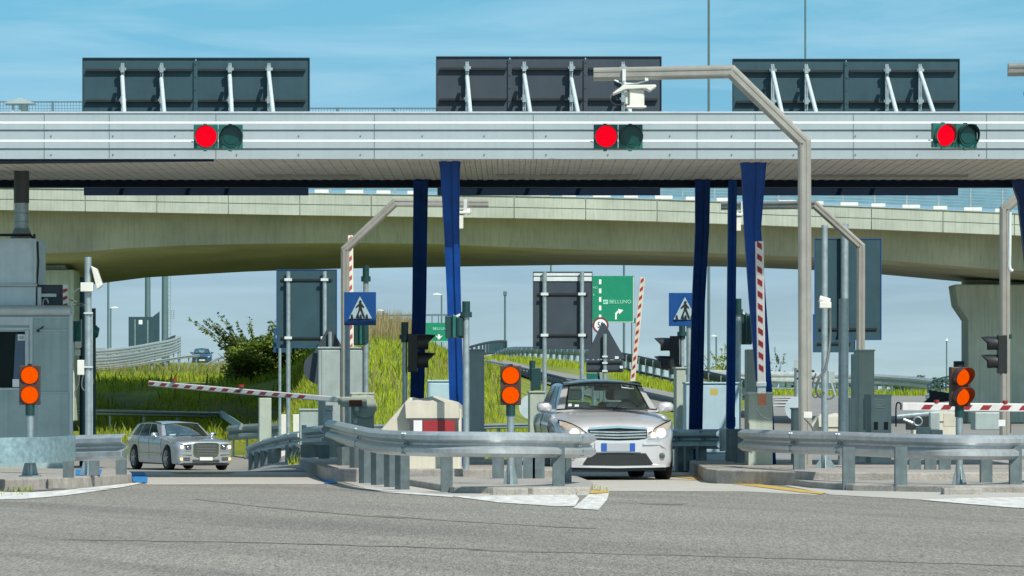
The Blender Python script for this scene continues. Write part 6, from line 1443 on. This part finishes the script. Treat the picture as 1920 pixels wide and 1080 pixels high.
blades('grass', scatter(150, 620, 190, 240, 1.5), .4, .7, .012, M['grassdry'], lean=.25)
blades('grass', scatter(600, 940, 100, 150, 2), .4, .7, .010, M['grassdry'], lean=.25)
blades('grass', field(900, 1300, 195, 250, 60, clump=.6, keep=lambda u, Y: (Y > 212) | (u > 1150)), .08, .28, .018, M['grass'])
blades('grass', field(900, 1010, 100, 150, 140, clump=.5, keep=lambda u, Y: Y < 118), .08, .26, .012, M['grass'])
blades('grass', field(1280, 1960, 240, 262, 40, clump=.7), .1, .34, .02, M['grass'])
def leaves(mb, c, r, n, size, flat=.75):
    for _ in range(n):
        d = Vector((random.gauss(0, 1), random.gauss(0, 1), random.gauss(0, 1))).normalized() * (random.random() ** .45)
        p = Vector(c) + Vector((d.x * r[0], d.y * r[1], d.z * r[2])); s = size * random.uniform(.6, 1.4)
        a = Vector((random.gauss(0, 1), random.gauss(0, 1), random.gauss(0, .6))).normalized(); b = a.cross(Vector((random.gauss(0, 1), random.gauss(0, 1), random.gauss(0, 1)))).normalized()
        mb.add([p - a * s, p + b * s * .5, p + a * s, p - b * s * .5], [(0, 1, 2, 3)])
def shrub(label, u, Y, W, H, n, m, sprigs=0, size=.07, name='shrub', side=0, dz=-.05):
    b = T(u, Y, dz); t = thing(name, label, 'shrub', b, 'shrubs along the banks')
    br = MB(); lf = MB()
    for k in range(9):
        a = random.uniform(0, 6.28); tip = b + Vector((math.cos(a) * W * .38, math.sin(a) * W * .3, H * random.uniform(.5, .85)))
        br.tube([b, b.lerp(tip, .5) + Vector((0, 0, .1)), tip], [.04, .025, .008], 5)
    nc = 16
    for k in range(nc):
        a = random.uniform(0, 6.28); rr = random.random() ** .6; hz = random.uniform(.12, .82)
        c = b + Vector((math.cos(a) * W * .42 * rr, math.sin(a) * W * .30 * rr, H * hz)); q = random.uniform(.16, .30)
        leaves(lf, c, (W * q * .75, W * q * .7, H * q * .6), n // nc, size)
    for k in range(sprigs):
        a = random.uniform(-1, 1); p0 = b + Vector((a * W * .30 + side * W * .1, random.uniform(-.2, .2), H * .74)); p1 = p0 + Vector((a * W * .22 - .25 + side * .1, random.uniform(-.2, .2), H * random.uniform(.22, .42)))
        mid = p0.lerp(p1, .5) + Vector((0, 0, .06)); br.tube([p0, mid, p1], [.014, .01, .004], 5)
        for j in range(26):
            f = random.uniform(.1, 1.05); p = p0.lerp(p1, f); leaves(lf, p, (.09, .09, .05), 2, size * .75)
    br.build('stem', M['bark'], t); lf.build('foliage', M[m], t, fixn=False); return t
shrub('big dark leafy shrub with feathery top sprigs behind the lowered left boom', 480, 185.5, 3.5, 2.45, 8500, 'leaf', sprigs=18, size=.075, side=-1, dz=-.5)
shrub('dark leafy shrub behind the posts of the tall teal board', 562, 185.5, 2.6, 1.8, 4500, 'leaf', size=.075, dz=-.5)
for lab, u, W_, H_, Y in (('low green shrub under the far right rail beside the blue leg', 1500, 1.6, .8, 252), ('low green shrub under the far right rail between the posts', 1590, 1.6, .9, 254), ('low bright shrub right of the louvred cabinet under the far rail', 1690, 2.2, 1.0, 253), ('low dark shrub left of the right amber lamp under the far rail', 1745, 1.8, .9, 253)):
    shrub(lab, u, Y, W_, H_, 900, 'leafdk', size=.08)
shrub('wispy tall weed right of the right middle blue leg', 1345, 255, 2.6, 1.9, 700, 'grass', sprigs=10, size=.06, name='weed')
shrub('wispy weed behind the raised right boom and blue leg', 1452, 258, 1.4, 2.0, 160, 'leafdk', sprigs=6, size=.05, name='weed')
o = blades('weeds', [(p.x + random.gauss(0, .03), p.y + random.gauss(0, .02), 0.005) for p in [GZ(random.uniform(-20, 60) if random.random() < .6 else random.uniform(905, 1140), random.uniform(918, 922) if random.random() < .5 else random.uniform(915, 931)) for _ in range(240)]], .02, .07, .006, M['grass'], lean=.8)
for ob in list(scn.objects):
    if ob.parent is None and ob.type == 'MESH' and 'kind' not in ob and 'label' not in ob: ob['kind'] = 'structure'
